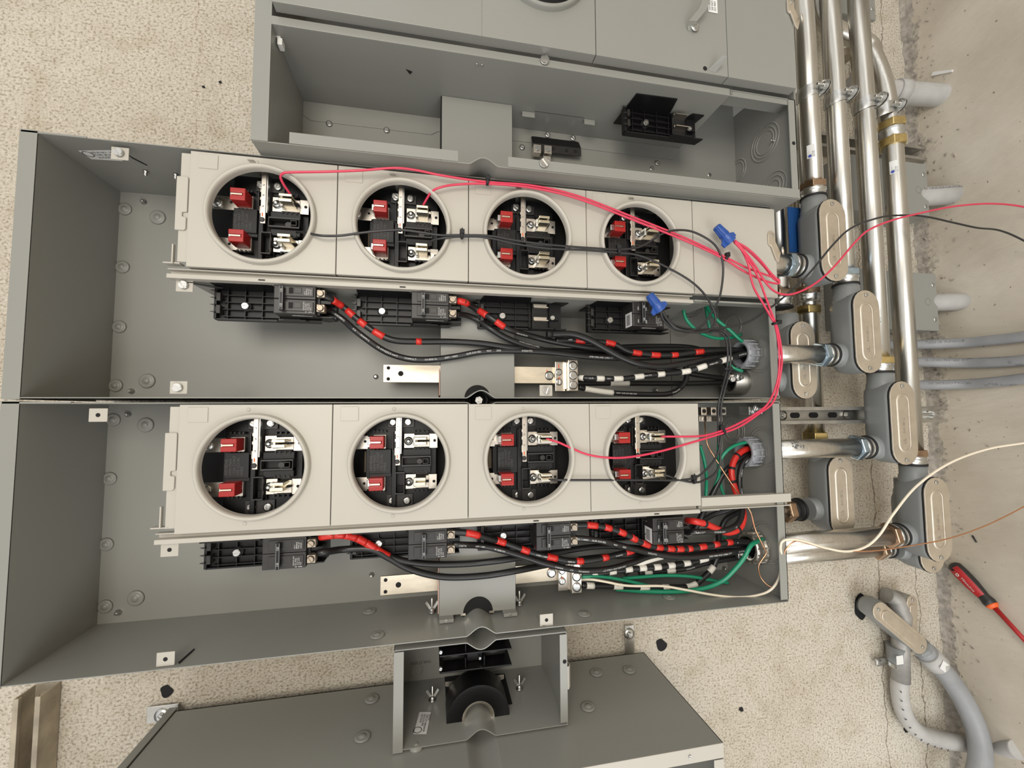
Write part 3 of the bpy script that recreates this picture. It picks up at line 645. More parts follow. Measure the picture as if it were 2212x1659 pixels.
_s = MB(); p = [Z(555, 225, .7816), Z(556, 160, .7809), Z(590, 90, .80), Z(604, 30, .7430)]; w = Vector((.0052, 0, 0)); tt = Vector((0, 0, .0014))
for a, b in zip(p, p[1:]):
    a, b = Vector(a), Vector(b); k = len(_s.v); _s.v += [a-w, a+w, b+w, b-w, a-w+tt, a+w+tt, b+w+tt, b-w+tt]
    _s.f += [[k, k+1, k+2, k+3], [k+4, k+7, k+6, k+5], [k, k+3, k+7, k+4], [k+1, k+5, k+6, k+2]]; _s.sm += [False]*4
_s.build('ground_strap', steel, sk1)
L2 = ('open meter socket in first lower opening, nearest the bare box end', 'open meter socket in second lower opening, untouched by any wire', None, 'open meter socket in last lower opening, beside the open wiring bay')
L1 = ('open meter socket in first upper opening, red wire bent into its jaw', 'open meter socket in second upper opening, a red and a black wire end', None, 'open meter socket in fourth upper opening, crossed by the red wire bundle')
for i in (0, 1, 3):
    dup(sk, (i-2)*P0, 0, 0, L2[i]); dup(sk1, (i-2)*P0, 0, 0, L1[i])
# ================= breaker bases and breakers
def base(x0, y0, h0=.765):
    """tray against the divider; x0 = left end, y0 = divider side"""
    t = thing('breaker_base', (x0+.09, y0, .8202), '', 'breaker mounting base', 'black breaker mounting bases')
    X1 = .172
    MB().prism([(x0+.008, h0+.004), (x0+.098, h0+.002), (x0+.106, .81), (x0+.15, .81), (x0+.156, .80), (x0+.183, .80), (x0+.172, .86), (x0, .86)], y0, y0+.0022, 'y').build('side_plate', dark, t)
    f = MB().box(x0, x0+X1, y0, y0+.056, .8169, .8191)
    for k in range(4): f.box(x0+.012, x0+.105, y0+.0125+.0125*k-.0006, y0+.0125+.0125*k+.0006, .8070, .8175)
    for k in range(4): f.box(x0+.018+.028*k, x0+.0195+.028*k, y0+.002, y0+.055, .8092, .8175)
    f.box(x0+.145, x0+.146, y0, y0+.055, .8092, .8175).box(x0+.11, x0+.165, y0+.0345, y0+.0355, .8070, .8175)
    fl = f.build('ribbed_tray', dark, t)
    sd = MB().prism([(x0, .8070), (x0+.10, .8070), (x0+.106, .7960), (x0+.15, .7970), (x0+.156, .8004), (x0+.178, .8004), (x0+.172, .8202), (x0, .8202)], y0+.054, y0+.0565, 'y')
    sd.box(x0-.001, x0+.003, y0+.002, y0+.055, .8048, .8191).build('side_plate', dark, t)
    c = MB()
    for k in (0, 1): c.box(x0+.004, x0+.010, y0+.010+.022*k, y0+.024+.022*k, .8015, .8180)
    for k in range(4): c.prism([(x0-.006, y0+.006+.0125*k), (x0+.002, y0+.005+.0125*k), (x0+.002, y0+.008+.0125*k)], .8004, .8037)
    c.build('clip', dark2, t)
    lu = MB().cyl((x0+.048, y0+.031, .8092), (0, 0, 1), .0085, .015, 20).build('screw_boss', void, t)
    MB().screw((x0+.048, y0+.031, .8084), .0058, x0*9, .005, washer=False).build('screw', steel, t)
    MB().box(x0+.108, x0+.140, y0+.002, y0+.054, .8037, .8175).build('stab_block', dark, t, bev=.001)
    for yy in (.014, .040): MB().box(x0+.108, x0+.137, y0+yy, y0+yy+.0018, .7880, .8048).box(x0+.110, x0+.137, y0+yy-.008, y0+yy, .8004, .8012).build('stab', nickel, t)
    MB().screw((x0+.151, y0+.031, .8084), .0046, .5, .004, washer=False).build('screw', steel, t)
    return t
BXs = (-.371, -.1385, .0905, .318)
bm = base(BXs[0], -.2165); bm['label'] = 'black ribbed breaker base in the middle panel box, first from the bare box end'
LB1 = ('', 'black ribbed breaker base in the middle panel box, second, left of the second breaker', 'empty black breaker base in the middle panel box, with bare stabs showing', 'black ribbed breaker base in the middle panel box, last, near the green wires')
LB2 = ('black ribbed breaker base in the lower panel box, first from the bare box end', 'black ribbed breaker base in the lower panel box, second, behind the red taped cable', 'black ribbed breaker base in the lower panel box, third, above the tangle of cables', 'black ribbed breaker base in the lower panel box, last, beside the wiring bay')
for i in (1, 2, 3): dup(bm, BXs[i]-BXs[0], 0, 0, LB1[i])
for i in range(4): dup(bm, BXs[i]-BXs[0], .4265, 0, LB2[i])
b0 = dup(bm, .396+.371, -.4205, -.026, 'black breaker base alone in the upper panel box, on the divider')
lugm = mat('dull_tan_lug', (.40, .34, .27), .5, .8)
def breaker(x0, y0, hnd, label, rating='125', gf=False, h=.761):
    """two-pole breaker; x0/y0 = front corner, 68 x 51 mm"""
    t = thing('circuit_breaker', (x0+.034, y0+.0255, h+.056), label, 'circuit breaker', 'two-pole circuit breakers')
    b = MB().box(x0, x0+.0665, y0, y0+.0250, h+.0015, h+.053).box(x0, x0+.0665, y0+.0256, y0+.0508, h+.0015, h+.053)
    bd = b.build('breaker_body', dark2, t, bev=.0012)
    for k in (0, 1):
        yy = y0+.0256*k; r = MB().box(x0+.010, x0+.0635, yy+.004, yy+.0205, h-.001, h+.002)
        r.box(x0+.033, x0+.045, yy+.006, yy+.0155, h-.0018, h).build('raised_face', dark2, bd, bev=.0006)
        MB().box(x0+.0245, x0+.0315, yy+.006, yy+.0165, h-.0013, h+.001).build('handle_slot', void, bd)
        # printed panel
        pr = MB()
        if k == 0:
            for i, (w_, s_) in enumerate((('125 V', .0028), ('SIEMENS', .0030), ('TYPE QP', .0028), ('120/240V', .0026))): text(pr, w_, s_, (x0+.051+.0032*i, yy+.0185, h-.0022), (0, -1, 0), (-1, 0, 0))
        else:
            for i, w_ in enumerate(('ISSUE NO AB12', '40C 10KAIC', 'HACR TYPE', 'CU/AL 60/75', 'SWD')): text(pr, w_, .0023, (x0+.0495+.0028*i, yy+.0195, h-.0022), (0, -1, 0), (-1, 0, 0))
            pr.box(x0+.051, x0+.054, yy+.0215, yy+.0222, h-.0015, h-.001).box(x0+.056, x0+.062, yy+.0215, yy+.0222, h-.0015, h-.001)
        pr.build('printing', ink, bd)
    # side face lettering
    sp_ = MB(); text(sp_, 'SIEMENS', .0058, (x0+.025, y0+.0511, h+.014), (1, 0, 0), (0, 0, -1)); sp_.box(x0+.026, x0+.058, y0+.0508, y0+.0511, h+.0165, h+.018).build('side_lettering', ink, bd)
    hx = x0+hnd; hd = MB().box(hx, hx+.0065, y0+.005, y0+.0475, h-.010, h-.006).box(hx+.001, hx+.0055, y0+.009, y0+.0155, h-.007, h+.002).box(hx+.001, hx+.0055, y0+.035, y0+.0415, h-.007, h+.002)
    hd = hd.build('handle_tie', dark, t, bev=.0006)
    hf = MB()
    for a in ((hx+.0004, hx+.0012), (hx+.0053, hx+.0061)): hf.box(a[0], a[1], y0+.006, y0+.0465, h-.0104, h-.0100)
    hf.build('handle_edge', inkg, hd)
    tx = MB()
    for yy in (.0175, .0425): text(tx, rating, .0044, (hx+.0049, y0+yy, h-.0105), (0, -1, 0), (-1, 0, 0))
    tx.build('rating', ink, hd)
    lg = MB().box(x0+.0665, x0+.071, y0+.002, y0+.049, h+.012, h+.053)
    lg.prism([(x0+.0665, y0), (x0+.086, y0-.001), (x0+.092, y0+.008), (x0+.092, y0+.050), (x0+.075, y0+.052), (x0+.0665, y0+.051)], h+.043, h+.061)
    lg.box(x0+.0665, x0+.088, y0+.0225, y0+.028, h+.016, h+.056).box(x0+.0665, x0+.09, y0+.0495, y0+.0515, h+.022, h+.056).build('terminal_housing', dark, t)
    if not gf:
        for k in (0, 1):
            yy = y0+.013+.0256*k; q = MB().box(x0+.0675, x0+.0805, yy-.0065, yy+.0065, h+.004, h+.018).build('terminal_lug', lugm, t, bev=.0006)
            MB().lathe((x0+.0735, yy, h+.0042), (0, 0, -1), [(.0060, 0), (.0060, .0006)], 20).build('screw_well', gasket, q); s_ = MB().screw((x0+.0735, yy, h+.0036), .0050, .7+k*.3, .0034, washer=False).build('terminal_screw', lugm, q)
    return t
B1 = breaker(-.2625, -.2160, .012, 'black two-pole breaker in the middle panel box, first one, next to the ribbed base', '125')
breaker(-.035, -.2160, .0175, 'black two-pole breaker in the middle panel box, second one, with two cables leaving', '125')
breaker(-.268, .2085, .0235, 'black two-pole breaker in the lower panel box, first one, red-wrapped cable on its terminal', '125')
breaker(-.0365, .2085, .0235, 'black two-pole breaker in the lower panel box, second one, above the hub cover', '125')
breaker(.193, .2085, .0175, 'black two-pole breaker in the lower panel box, third one, red-banded cable beside it', '100')
def gf(x0, y0, label):
    t = breaker(x0, y0, .0145, label, '100', True)
    MB().box(x0-.0006, x0-.0002, y0+.021, y0+.0495, .767, .794).build('barcode_sticker', label_m, t)
    bc = MB()
    for k in range(7): bc.box(x0-.0009, x0-.0006, y0+.026+.003*k, y0+.0275+.003*k, .774, .788)
    bc.build('barcode', inkd, t)
    tx = MB()
    for k, s_ in ((0, 'ON'), (1, 'ON')): text(tx, s_, .0042, (x0+.011, y0+.019+.0256*k, .7585), (0, -1, 0), (-1, 0, 0))
    for k in (0, 1): text(tx, 'OFF', .0042, (x0+.0285, y0+.020+.0256*k, .7585), (0, -1, 0), (-1, 0, 0))
    tx.build('lettering', ink, t)
label_m = label
gf(.427, .2133, 'last two-pole breaker in the lower panel box, ON lettering and barcode')
gf(.395, -.2160, 'black two-pole breaker in the middle panel box, partly hidden by a blue wire nut')
def cprof(y, hf, hb, w=.0206, t=.0026, lip=.0085):
    return [(y-w, hb), (y-w, hf), (y-w+lip, hf), (y-w+lip, hf+.007), (y-w+lip-t, hf+.007), (y-w+lip-t, hf+t), (y-w+t, hf+t), (y-w+t, hb-t), (y+w-t, hb-t), (y+w-t, hf+t), (y+w-lip+t, hf+t), (y+w-lip+t, hf+.007), (y+w-lip, hf+.007), (y+w-lip, hf), (y+w, hf), (y+w, hb)]
# ================= tap box (open trough) between the lower panel and the big box, and the big box
tb = thing('tap_box', (.25, .566, HB), 'small open grey box with black terminal block, bolted above the large box', 'junction box')
ty0, ty1, tx0, tx1 = .405, .566, -.058, .247
MB().sheet(bump(tx0, tx1, ty0, .0225, 1, .018), HF, HB, .0015).sheet(bump(tx0, tx1, ty1, .0225, -1, .018), HF, HB, .0015).build('side_wall', paint, tb)
MB().box(tx0, tx1, ty0, ty1, HB, HB+.0015).build('back_panel', paint, tb)
MB().box(tx0, tx0+.0015, ty0, ty1, HF, HB).box(tx0, tx0+.0165, ty0+.003, ty1+.004, HF-.0015, HF).build('end_wall', paint, tb, bev=.0004)
MB().box(tx1-.0015, tx1, ty0, ty1, HF, HB).box(tx1-.014, tx1, ty0+.004, ty1-.004, HF-.0015, HF).build('end_wall', paint, tb, bev=.0004)
MB().sheet([(tx1, HF+.02), (tx1+.008, HF+.02), (tx1+.008, HF+.012), (tx1+.004, HF+.006), (tx1, HF+.006)], ty0+.065, ty0+.105, .0012, 'y').build('padlock_loop', coverp, tb)
a = at(1219, 1428, HF); MB().cyl((a[0], a[1], HF-.0017), (0, 0, -1), .0036, .0003, 18).build('hole', void, tb)
# window in its lower wall with bushing bore and black insulator
def ony(u, v, y):
    r = Vector((u-CU, v-CV, F)); k = y/r.dot(dl); return (r.dot(dd)*k, y, r.dot(dy)*k)
yw = ty1-.0008
q = [ony(u, v, yw) for u, v in ((965, 1540), (1107, 1521), (1090, 1455), (960, 1458))]
MB().add([(p[0], yw, p[2]) for p in q], [(0, 1, 2, 3)]).build('window_opening', void, tb)
MB().lathe((.090, yw-.001, .80), (0, 0, 1), [(.058, 0), (.058, .05), (.03, .05), (.03, 0), (.058, 0)], 40, caps=False).build('insulator_ring', dark, tb)
MB().lathe((.090, yw-.001, .803), (0, 0, 1), [(.0298, -.003), (.0298, .05), (.022, .05), (.022, .003), (.0262, -.003), (.0298, -.003)], 40, caps=False).build('bore_liner', nickel, tb)
MB().prism([(.032, ty1-.036), (.148, ty1-.036), (.148, ty1-.028), (.13, ty1-.022), (.05, ty1-.022), (.032, ty1-.028)], .86, .862).build('mica_plate', nickel, tb)
k_ = MB()
X0, X1 = .020, .158
for j, y in enumerate((.412, .442, .472)):
    k_.box(X0, X1, y+.019, y+.022, .826, .93).box(X0+.006, X0+.055, y, y+.019, .865, .93).box(X1-.055, X1-.006, y, y+.019, .865, .93).box(.073, .103, y, y+.018, .85, .93)
    k_.box(.068, .070, y, y+.022, .83, .93).box(.104, .106, y, y+.022, .83, .93)
k_.build('terminal_block', dark, tb, bev=.0008)
for j, y in enumerate((.412, .442, .472)):
    MB().cyl((X0+.008, y+.0095, .862), (1, 0, 0), .008, .046, 20).cyl((X1-.054, y+.0095, .862), (1, 0, 0), .008, .046, 20).build('terminal_barrel', dark2, tb)
    MB().screw((X0+.002, y+.012, .83), .003, .3, .006, washer=False).screw((.098, y+.011, .845), .0025, .3, .004, washer=False).build('screw', steel, tb)
def wing(p, x, y, h, ax, up=None):
    ax = Vector(ax); o = Vector((x, y, h)); m = MB().lathe(o, ax, [(.0075, 0), (.0075, .0012), (.0055, .0015), (.005, .007), (.003, .008), (.0022, .0082), (.0022, .026), (.001, .027)], 16)
    u = ax.orthogonal().normalized() if up is None else Vector(up)
    for sg in (1, -1):
        a = o+ax*.004+u*sg*.004; b = o+ax*.018+u*sg*.013; w = ax.cross(u)*.0012; n_ = (ax*.6-u*sg*.6)*.006
        k = len(m.v); m.v += [a-w, a+w, b+w, b-w, a-w+n_, a+w+n_, b+w*.8+n_*.9, b-w*.8+n_*.9]; m.f += [[k, k+1, k+2, k+3], [k+4, k+7, k+6, k+5], [k, k+4, k+5, k+1], [k+2, k+6, k+7, k+3], [k, k+3, k+7, k+4], [k+1, k+5, k+6, k+2]]; m.sm += [False]*6
    return m
for (u, v, yy) in ((934, 1512, ty1), (1122, 1487, ty1)):
    a = ony(u, v, yy-.001); wing(tb, *a, (0, -1, 0), (1, 0, 0)).build('wing_nut', steel, tb)
for (u, v) in ((933, 1322), (1122, 1305)):
    a = ony(u, v, .392); wing(m2, *a, (0, -1, 0), (1, 0, 0)).build('wing_nut', steel, m2)
q = [ony(u, v, ty1-.0012) for u, v in ((906, 1538), (931, 1538), (921, 1586), (893, 1586))]
MB().add([(p[0], ty1-.0012, p[2]) for p in q], [(0, 1, 2, 3)]).build('paper_sticker', label, tb)
st = MB(); q = [Vector(p) for p in q]
for i, s in enumerate(('LISTED', 'CIRCUIT BREAKER', 'ENCLOSURE', 'SECTION')): text(st, s, .0052, q[0].lerp(q[1], .9-.22*i)+Vector((0, -.0006, 0))+(q[3]-q[0])*.12, q[3]-q[0], q[1]-q[0])
st.lathe(q[3].lerp(q[1], .16)+Vector((.002, -.0003, 0)), (0, -1, 0), [(.0075, 0), (.0075, .0002), (.0064, .0002), (.0064, 0)], 24, caps=False).build('printing', inkd, tb)
st = MB(); text(st, 'MAR 27 2024', .0075, at(931, 1426, HB-.0006), (-1, 0, 0), (0, 1, 0)).build('date_stamp', inkd, tb)
knockout(tb, at(900, 1449, HB), (0, 0, -1), (.012,))
# big box below
bb = thing('large_enclosure', (.50, 1.0, .94), 'large grey enclosure at the bottom, only its long side with round dimples showing', 'electrical panel')
by = .572
MB().sheet(bump(-.475, .497, by, .0225, 1, .018), .672, .945, .0018).build('side_wall', paint, bb)
MB().box(.4955, .497, by, 1.3, .672, .945).box(-.475, -.4735, by, 1.3, .672, .945).box(-.475, .497, 1.29, 1.3, .672, .945).build('end_wall', paint, bb)
MB().box(-.475, .497, by, 1.3, .943, .945).build('back_panel', paint, bb)
MB().box(-.475, .497, by, by+.024, .6705, .672).box(.478, .497, by+.026, 1.3, .6705, .672).build('front_flange', coverp, bb, bev=.0006)
MB().prism([(-.489, .672), (-.475, .672), (-.475, .952), (-.489, .952)], by-.003, 1.29, 'y').build('end_cap', paint, bb, bev=.0006)
a = at(1490, 1634, .6705); MB().screw((a[0], by+.012, .6705), .003, .4, .002, washer=False).build('screw', steel, bb)
for (u, v) in ((803, 1510), (783, 1592), (1288, 1453), (1270, 1527), (1359, 1447)):
    a = ony(u, v, by-.001); dimple(bb, *a, (0, -1, 0), .014, .003)
MB().lathe(ony(899, 1616, by), (0, -1, 0), [(.012, 0), (.011, .004), (.004, .006), (.002, .008)], 20).build('rubber_foot', paint, tb)
def hanger(pts, sc, label):
    t = thing('mounting_bracket', pts[0], label, 'bracket'); (x0, y0), (x1, y1) = pts[1]
    MB().prism([(x0, y0), (x1, y0), (x1, y1), (x0, y1)], .966, .969).build('plate', strutm, t, bev=.001)
    MB().lathe((*sc, .966), (0, 0, -1), [(.013, 0), (.013, .002), (.005, .002)], 24).screw((*sc, .964), .0055, .8, .006, washer=False).build('bolt', steel, t)
    return t
a, b = at(1350, 1352, .966), at(1371, 1412, .966)
hanger(((a[0], b[1], .97), ((a[0], a[1]), (b[0], b[1]+.02))), at(1359, 1369, .966)[:2], 'small zinc bracket bolted to the wall above the right half of the large box')
a, b = at(317, 1528, .966), at(372, 1557, .966)
hanger(((a[0], b[1], .97), ((a[0], a[1]), (b[0]+.01, b[1]))), at(350, 1545, .966)[:2], 'small metal bracket on the wall at the slanting edge of the large box')
# weathered strut lying against the wall, bottom left
w_ = thing('strut_channel', at(90, 1640, .97), 'short weathered strut channel standing off the wall in the bottom left corner', 'metal channel')
a = at(87, 1510, .930); pr = [(q[0]+a[0]-.0206, q[1]) for q in cprof(0, .930, HW-.001)]
MB().prism([(q[0], q[1]) for q in pr], a[1]-.004, 1.2, 'y').build('channel', rust, w_, bev=.0008)
# ================= conduits
RC = .0221
def pipe(name, P, r, m, lab, cat, group=None, n=28):
    t = thing(name, P[len(P)//2], lab, cat, group); MB().tube(P, r, n).build('pipe', m, t); return t
def hexnut(p, c, ax, r, l, m, name='hex_nut'):
    return MB().lathe(c, ax, [(r*.94, -.001), (r, 0), (r, l), (r*.94, l+.001)], 6, False).build(name, m, p, bev=.0012)
def coupling(p, c, ax, r, l, nutm, bodym=steel, seal=True):
    """compression connector starting at c along ax: nut, barrel, black seal"""
    ax = Vector(ax); c = Vector(c)
    hexnut(p, c, ax, r*1.36, l*.38, nutm)
    MB().lathe(c+ax*l*.38, ax, [(r*1.16, 0), (r*1.22, .001), (r*1.22, l*.18), (r*1.16, l*.2), (r*1.16, l*.6), (r*1.24, l*.62)], 28).build('connector_barrel', bodym, p)
    if seal: MB().lathe(c+ax*l, ax, [(r*1.27, -.0035), (r*1.27, .0015)], 32).build('sealing_ring', gasket, p)
def sticker(p, u, v, h, w, l, x, hc, r=RC):
    """paper label wrapped on a pipe running along y"""
    a = at(u, v, hc); y0 = a[1]-l/2; m = MB(); c0 = math.atan2(x*0-1, 0); vs = []; n = 6
    ctr = math.atan2(-hc, -x)+.0; 
    import math as _m
    base = _m.atan2(-hc, -x)
    for yy in (y0, y0+l):
        for i in range(n+1):
            t_ = base+w/r*(i/n-.5); vs.append((x+_m.cos(t_)*r*1.012, yy, hc+_m.sin(t_)*r*1.012))
    m.add(vs, [(i, i+1, n+2+i, n+1+i) for i in range(n)], True); o = m.build('paper_sticker', label, p)
    tx = MB(); b = base; tx2 = MB()
    def onp(a_, yy): return Vector((x+_m.cos(a_)*r*1.02, yy, hc+_m.sin(a_)*r*1.02))
    N_ = Vector((_m.cos(b), 0, _m.sin(b))); E_ = Vector((-_m.sin(b), 0, _m.cos(b)))
    for k in range(4): text(tx, ('EMT 1-1/2', 'UL LISTED', 'STEEL', 'MADE USA')[k], .0032, onp(b+w/r*(.34-.2*k), y0+l*.92), (0, -1, 0), E_)
    tx.build('printing', inkd, o)
    tx2.lathe(onp(b-w/r*.15, y0+l*.85), N_, [(.0036, 0), (.0036, .0003)], 16).build('blue_mark', logo, o)
def conduit_body(p0, x, yc, h, L_, w, lab, stub_y, text_=True, dr=1):
    """LL body: cover faces the camera; hub up (-y) at x, hub towards the panel at stub_y"""
    t = thing('conduit_elbow_fitting', (x, yc+L_/2, h+.03), lab, 'conduit fitting', 'grey conduit bodies with stamped covers')
    hc = h-.044; ys = yc-L_/2; ye = yc+L_/2
    sh = [(w*.94*.5, 0)]
    b = MB(); layers = [(hc+.003, 1.0), (hc+.012, 1.0), (h+.005, .97), (h+.020, .80), (h+.027, .50)]; k = len(b.v); n = None
    for hh, s_ in layers:
        P = stadium(x, yc, w*.98*s_, L_*.985-(1-s_)*w*.6, 10); n = len(P); b.v += [Vector((*p, hh)) for p in P]
    for i in range(len(layers)-1):
        for j in range(n): j2 = (j+1) % n; b.f.append([k+i*n+j, k+i*n+j2, k+(i+1)*n+j2, k+(i+1)*n+j]); b.sm.append(True)
    b.f.append([k+j for j in reversed(range(n))]); b.f.append([k+(len(layers)-1)*n+j for j in range(n)]); b.sm += [False, False]
    # hubs
    b.lathe((x, ys+.030, h), (0, -1, 0), [(.030, 0), (.0285, .024), (.0265, .030), (.0265, .055)], 32)
    b.lathe((x-w*.25, stub_y, h), (-1, 0, 0), [(.031, 0), (.0295, w*.20), (.0265, w*.30), (.0265, w*.30+.016)], 32)
    bd = b.build('body', bodyg, t)
    MB().prism(stadium(x, yc, w, L_), hc+.0005, hc+.0032).build('gasket', gasket, t)
    c = MB().prism(stadium(x, yc, w*.985, L_*.99), hc-.0028, hc+.0005).build('cover_plate', coverst, t, bev=.0009)
    r_ = MB(); A = stadium(x, yc, w*.52, L_*.70); B = stadium(x, yc, w*.44, L_*.67); C_ = stadium(x, yc, w*.36, L_*.64); k = 0; n = len(A)
    r_.v = [Vector((*p, hc-.0028)) for p in A]+[Vector((*p, hc-.0050)) for p in B]+[Vector((*p, hc-.0032)) for p in C_]
    for i in (0, 1):
        for j in range(n): j2 = (j+1) % n; r_.f.append([i*n+j, i*n+j2, (i+1)*n+j2, (i+1)*n+j]); r_.sm.append(True)
    r_.build('embossed_rib', coverst, c)
    tx = MB()
    if text_: text(tx, 'KO-150 LL', .008, (x+w*.02, yc+L_*.12, hc-.0034), (0, -1, 0), (-1, 0, 0)); text(tx, 'UL', .011, (x+w*.03, yc+L_*.25, hc-.0034), (0, -1, 0), (-1, 0, 0))
    tx.build('stamped_lettering', steel, c)
    for yy in (ys+.012, ye-.012): MB().screw((x, yy, hc-.0028), .0045, yy*40, .0028, washer=False).build('screw', steel, c)
    return t
HCN = .83
XC = (.912, .993, 1.081, 1.163)
BY = (-.388, -.177, .035, .2605)
SY = (-.339, -.127, .094, .305)
ordn = ('first', 'second', 'third', 'fourth')
names = ('nearest the panels, ending in the topmost grey body', 'second from the panels, ending in the second grey body', 'third from the panels, a white sticker above its yellow nut', 'farthest from the panels, starting at a bent elbow')
for i in range(4):
    x = XC[i]; hub = BY[i]-.098-.025
    y0 = -1.35 if i < 3 else -.66
    P = [(x, y0, HCN), (x, hub-.02, HCN)]
    if i == 3:
        P = spline([(1.06, -1.25, .91), (1.062, -1.08, .91), at(1872, 95, .895), at(1886, 125, .875), at(1900, 158, .855), at(1911, 200, .84), (1.160, -.735, .832), (1.163, -.69, HCN), (1.163, -.62, HCN)], .012)+[Vector((x, hub-.02, HCN))]
    t = pipe('steel_conduit', P, RC, emt, 'long galvanised steel conduit, '+names[i], 'conduit', 'galvanised conduits beside the panels')
    coupling(t, (x, hub-.034, HCN), (0, 1, 0), RC, .036, (copperz, blued, brass, copperz)[i])
    if i == 3:
        for yy, m_ in ((-.712, brass), (-.672, brass)): pass
        hexnut(t, (1.163, -.735, HCN), (0, 1, 0), RC*1.36, .018, brass); MB().lathe((1.163, -.715, HCN), (0, 1, 0), [(RC*1.2, 0), (RC*1.25, .002), (RC*1.25, .012), (RC*1.15, .014), (RC*1.15, .026)], 28).build('coupling_barrel', steel, t); hexnut(t, (1.163, -.689, HCN), (0, 1, 0), RC*1.36, .019, brass)
        MB().lathe((1.082, -.955, .893), (.3, 1, -.2), [(RC*1.3, 0), (RC*1.3, .02)], 6, False).build('hex_nut', rust, t)
    for (k, u, v) in ((0, 1750, 336), (3, 1920, 367), (2, 1907, 690)):
        if k == i: sticker(t, u, v, .81, .016, .033, x, HCN)
    conduit_body(None, x, BY[i], HCN, .196, .0735, 'grey conduit body with tan stamped cover, %s in the descending front row' % (('topmost', 'second', 'third', 'lowest')[i]), SY[i])
    # stub between panel and body
    xs = .7245; xe = x-.0735*.55-.014
    st = pipe('conduit_stub', [(xs, SY[i], HCN), (xe, SY[i], HCN)], RC, emt, ('very short connector between the blank end cover and the topmost grey body', 'short horizontal conduit stub from the middle panel to the second grey body', 'horizontal conduit stub with smudged ink from the lower panel to the third body', 'longest horizontal conduit stub, from the lower panel to the lowest grey body')[i], 'conduit', 'stubs from the panels to the conduit bodies')
    coupling(st, (xe-.036, SY[i], HCN), (1, 0, 0), RC, .036, blued if i < 3 else copperz)
    MB().lathe((xs, SY[i], HCN), (1, 0, 0), [(RC*1.38, 0), (RC*1.38, .004), (RC*1.25, .006), (RC*1.22, .016), (RC*1.02, .022)], 28).build('connector', blued, st)
    if i == 2: 
        sm = MB(); base_ = math.pi*1.32
        for k in range(26):
            aa = base_+random.uniform(-.5, .5); xx = .80+random.random()*.03; c_ = Vector((xx, SY[i]+math.cos(aa)*RC*1.005, HCN+math.sin(aa)*RC*1.005)); N_ = Vector((0, math.cos(aa), math.sin(aa)))
            sm.lathe(c_, N_, [(random.uniform(.001, .0028), 0), (.0008, .0002)], 8)
        sm.build('smudged_ink', inkg, st)
    # bushing and locknut inside
    if i:
        bs = MB().lathe((.7205, SY[i]+.003, HCN), (-1, 0, 0), [(.034, 0), (.034, .003), (.0295, .004), (.0295, .011), (.0315, .012), (.0315, .026), (.030, .030), (.0245, .031), (.0215, .026), (.0215, .0)], 40, caps=False)
        bo = thing('conduit_bushing', (.72, SY[i]+.03, HCN), ('', 'grey plastic bushing on the end wall of the middle panel box', 'grey plastic bushing in the upper part of the lower box end wall', 'bushing in the bottom part of the lower box end wall, green wire entering')[i], 'conduit bushing', 'bushings in the panel end walls')
        bs.build('bushing_ring', bush if i < 3 else nickel, bo)
        tt = MB()
        for k in range(14): a = 2*math.pi*k/14; tt.box(.692, .7165, SY[i]+.003+math.cos(a)*.0318-.0015, SY[i]+.003+math.cos(a)*.0318+.0015, HCN+math.sin(a)*.0318-.0012, HCN+math.sin(a)*.0318+.0012)
        tt.build('grip_ribs', bush if i < 3 else nickel, bo)
        MB().lathe((.7175, SY[i]+.003, HCN), (-1, 0, 0), [(.0365, 0), (.0365, .003), (.03, .0032)], 12, False).build('locknut', steel, bo)
        MB().cyl((.7215, SY[i]+.003, HCN), (-1, 0, 0), .022, .012, 32).build('dark_bore', void, bo)
    # padlock loops on the end wall
    if i: MB().sheet([(.7222, HF+.03), (.733, HF+.03), (.733, HF+.018), (.7222, HF+.018)], SY[i]-.018, SY[i]+.018, .0016, 'y').build('padlock_loop', coverp, m1 if i == 1 else m2)
# second conduit pair behind the longest stub and lowest body
XB = 1.235
st = pipe('conduit_stub', [(.7245, .352, .885), (1.17, .352, .885)], RC, emt, 'horizontal conduit behind and below the longest stub, mostly hidden by it', 'conduit', 'stubs from the panels to the conduit bodies')
coupling(st, (1.105, .352, .885), (1, 0, 0), RC, .036, copperz)
conduit_body(None, 1.205, .305, .875, .196, .0735, 'grey conduit body almost hidden behind the lowest front one', .352, False)
# deep conduits near the wall
def deep(x, y0, y1, lab, h=.905): return pipe('steel_conduit', [(x, y0, h), (x, y1, h)], RC, emt, lab, 'conduit', 'deeper conduits near the wall')
d1 = deep(.878, -1.30, -.262, 'deep galvanised conduit close to the panel ends, with a bronze nut')
coupling(d1, (.878, -.300, .905), (0, 1, 0), RC, .044, copperz)
conduit_body(None, .893, -.118, .905, .192, .070, 'grey conduit body deep behind the short stub, close to the panel end', -.07, True)
d2 = deep(.962, -1.30, .095, 'deep galvanised conduit with two stacked nuts, passing behind the strut channel')
coupling(d2, (.962, -.312, .905), (0, 1, 0), RC, .040, copperz, seal=False); hexnut(d2, (.962, -.262, .905), (0, 1, 0), RC*1.34, .018, brass); hexnut(d2, (.962, .062, .905), (0, 1, 0), RC*1.36, .022, brass)
conduit_body(None, .983, .212, .905, .192, .070, 'grey conduit body deep behind, between the two long stubs', .252, True)
st = pipe('conduit_stub', [(.7245, .252, .905), (.905, .252, .905)], RC, emt, 'short conduit with a bronze nut between the two long stubs, near the wall', 'conduit', 'stubs from the panels to the conduit bodies')
coupling(st, (.860, .252, .905), (1, 0, 0), RC, .044, copperz, gasket)
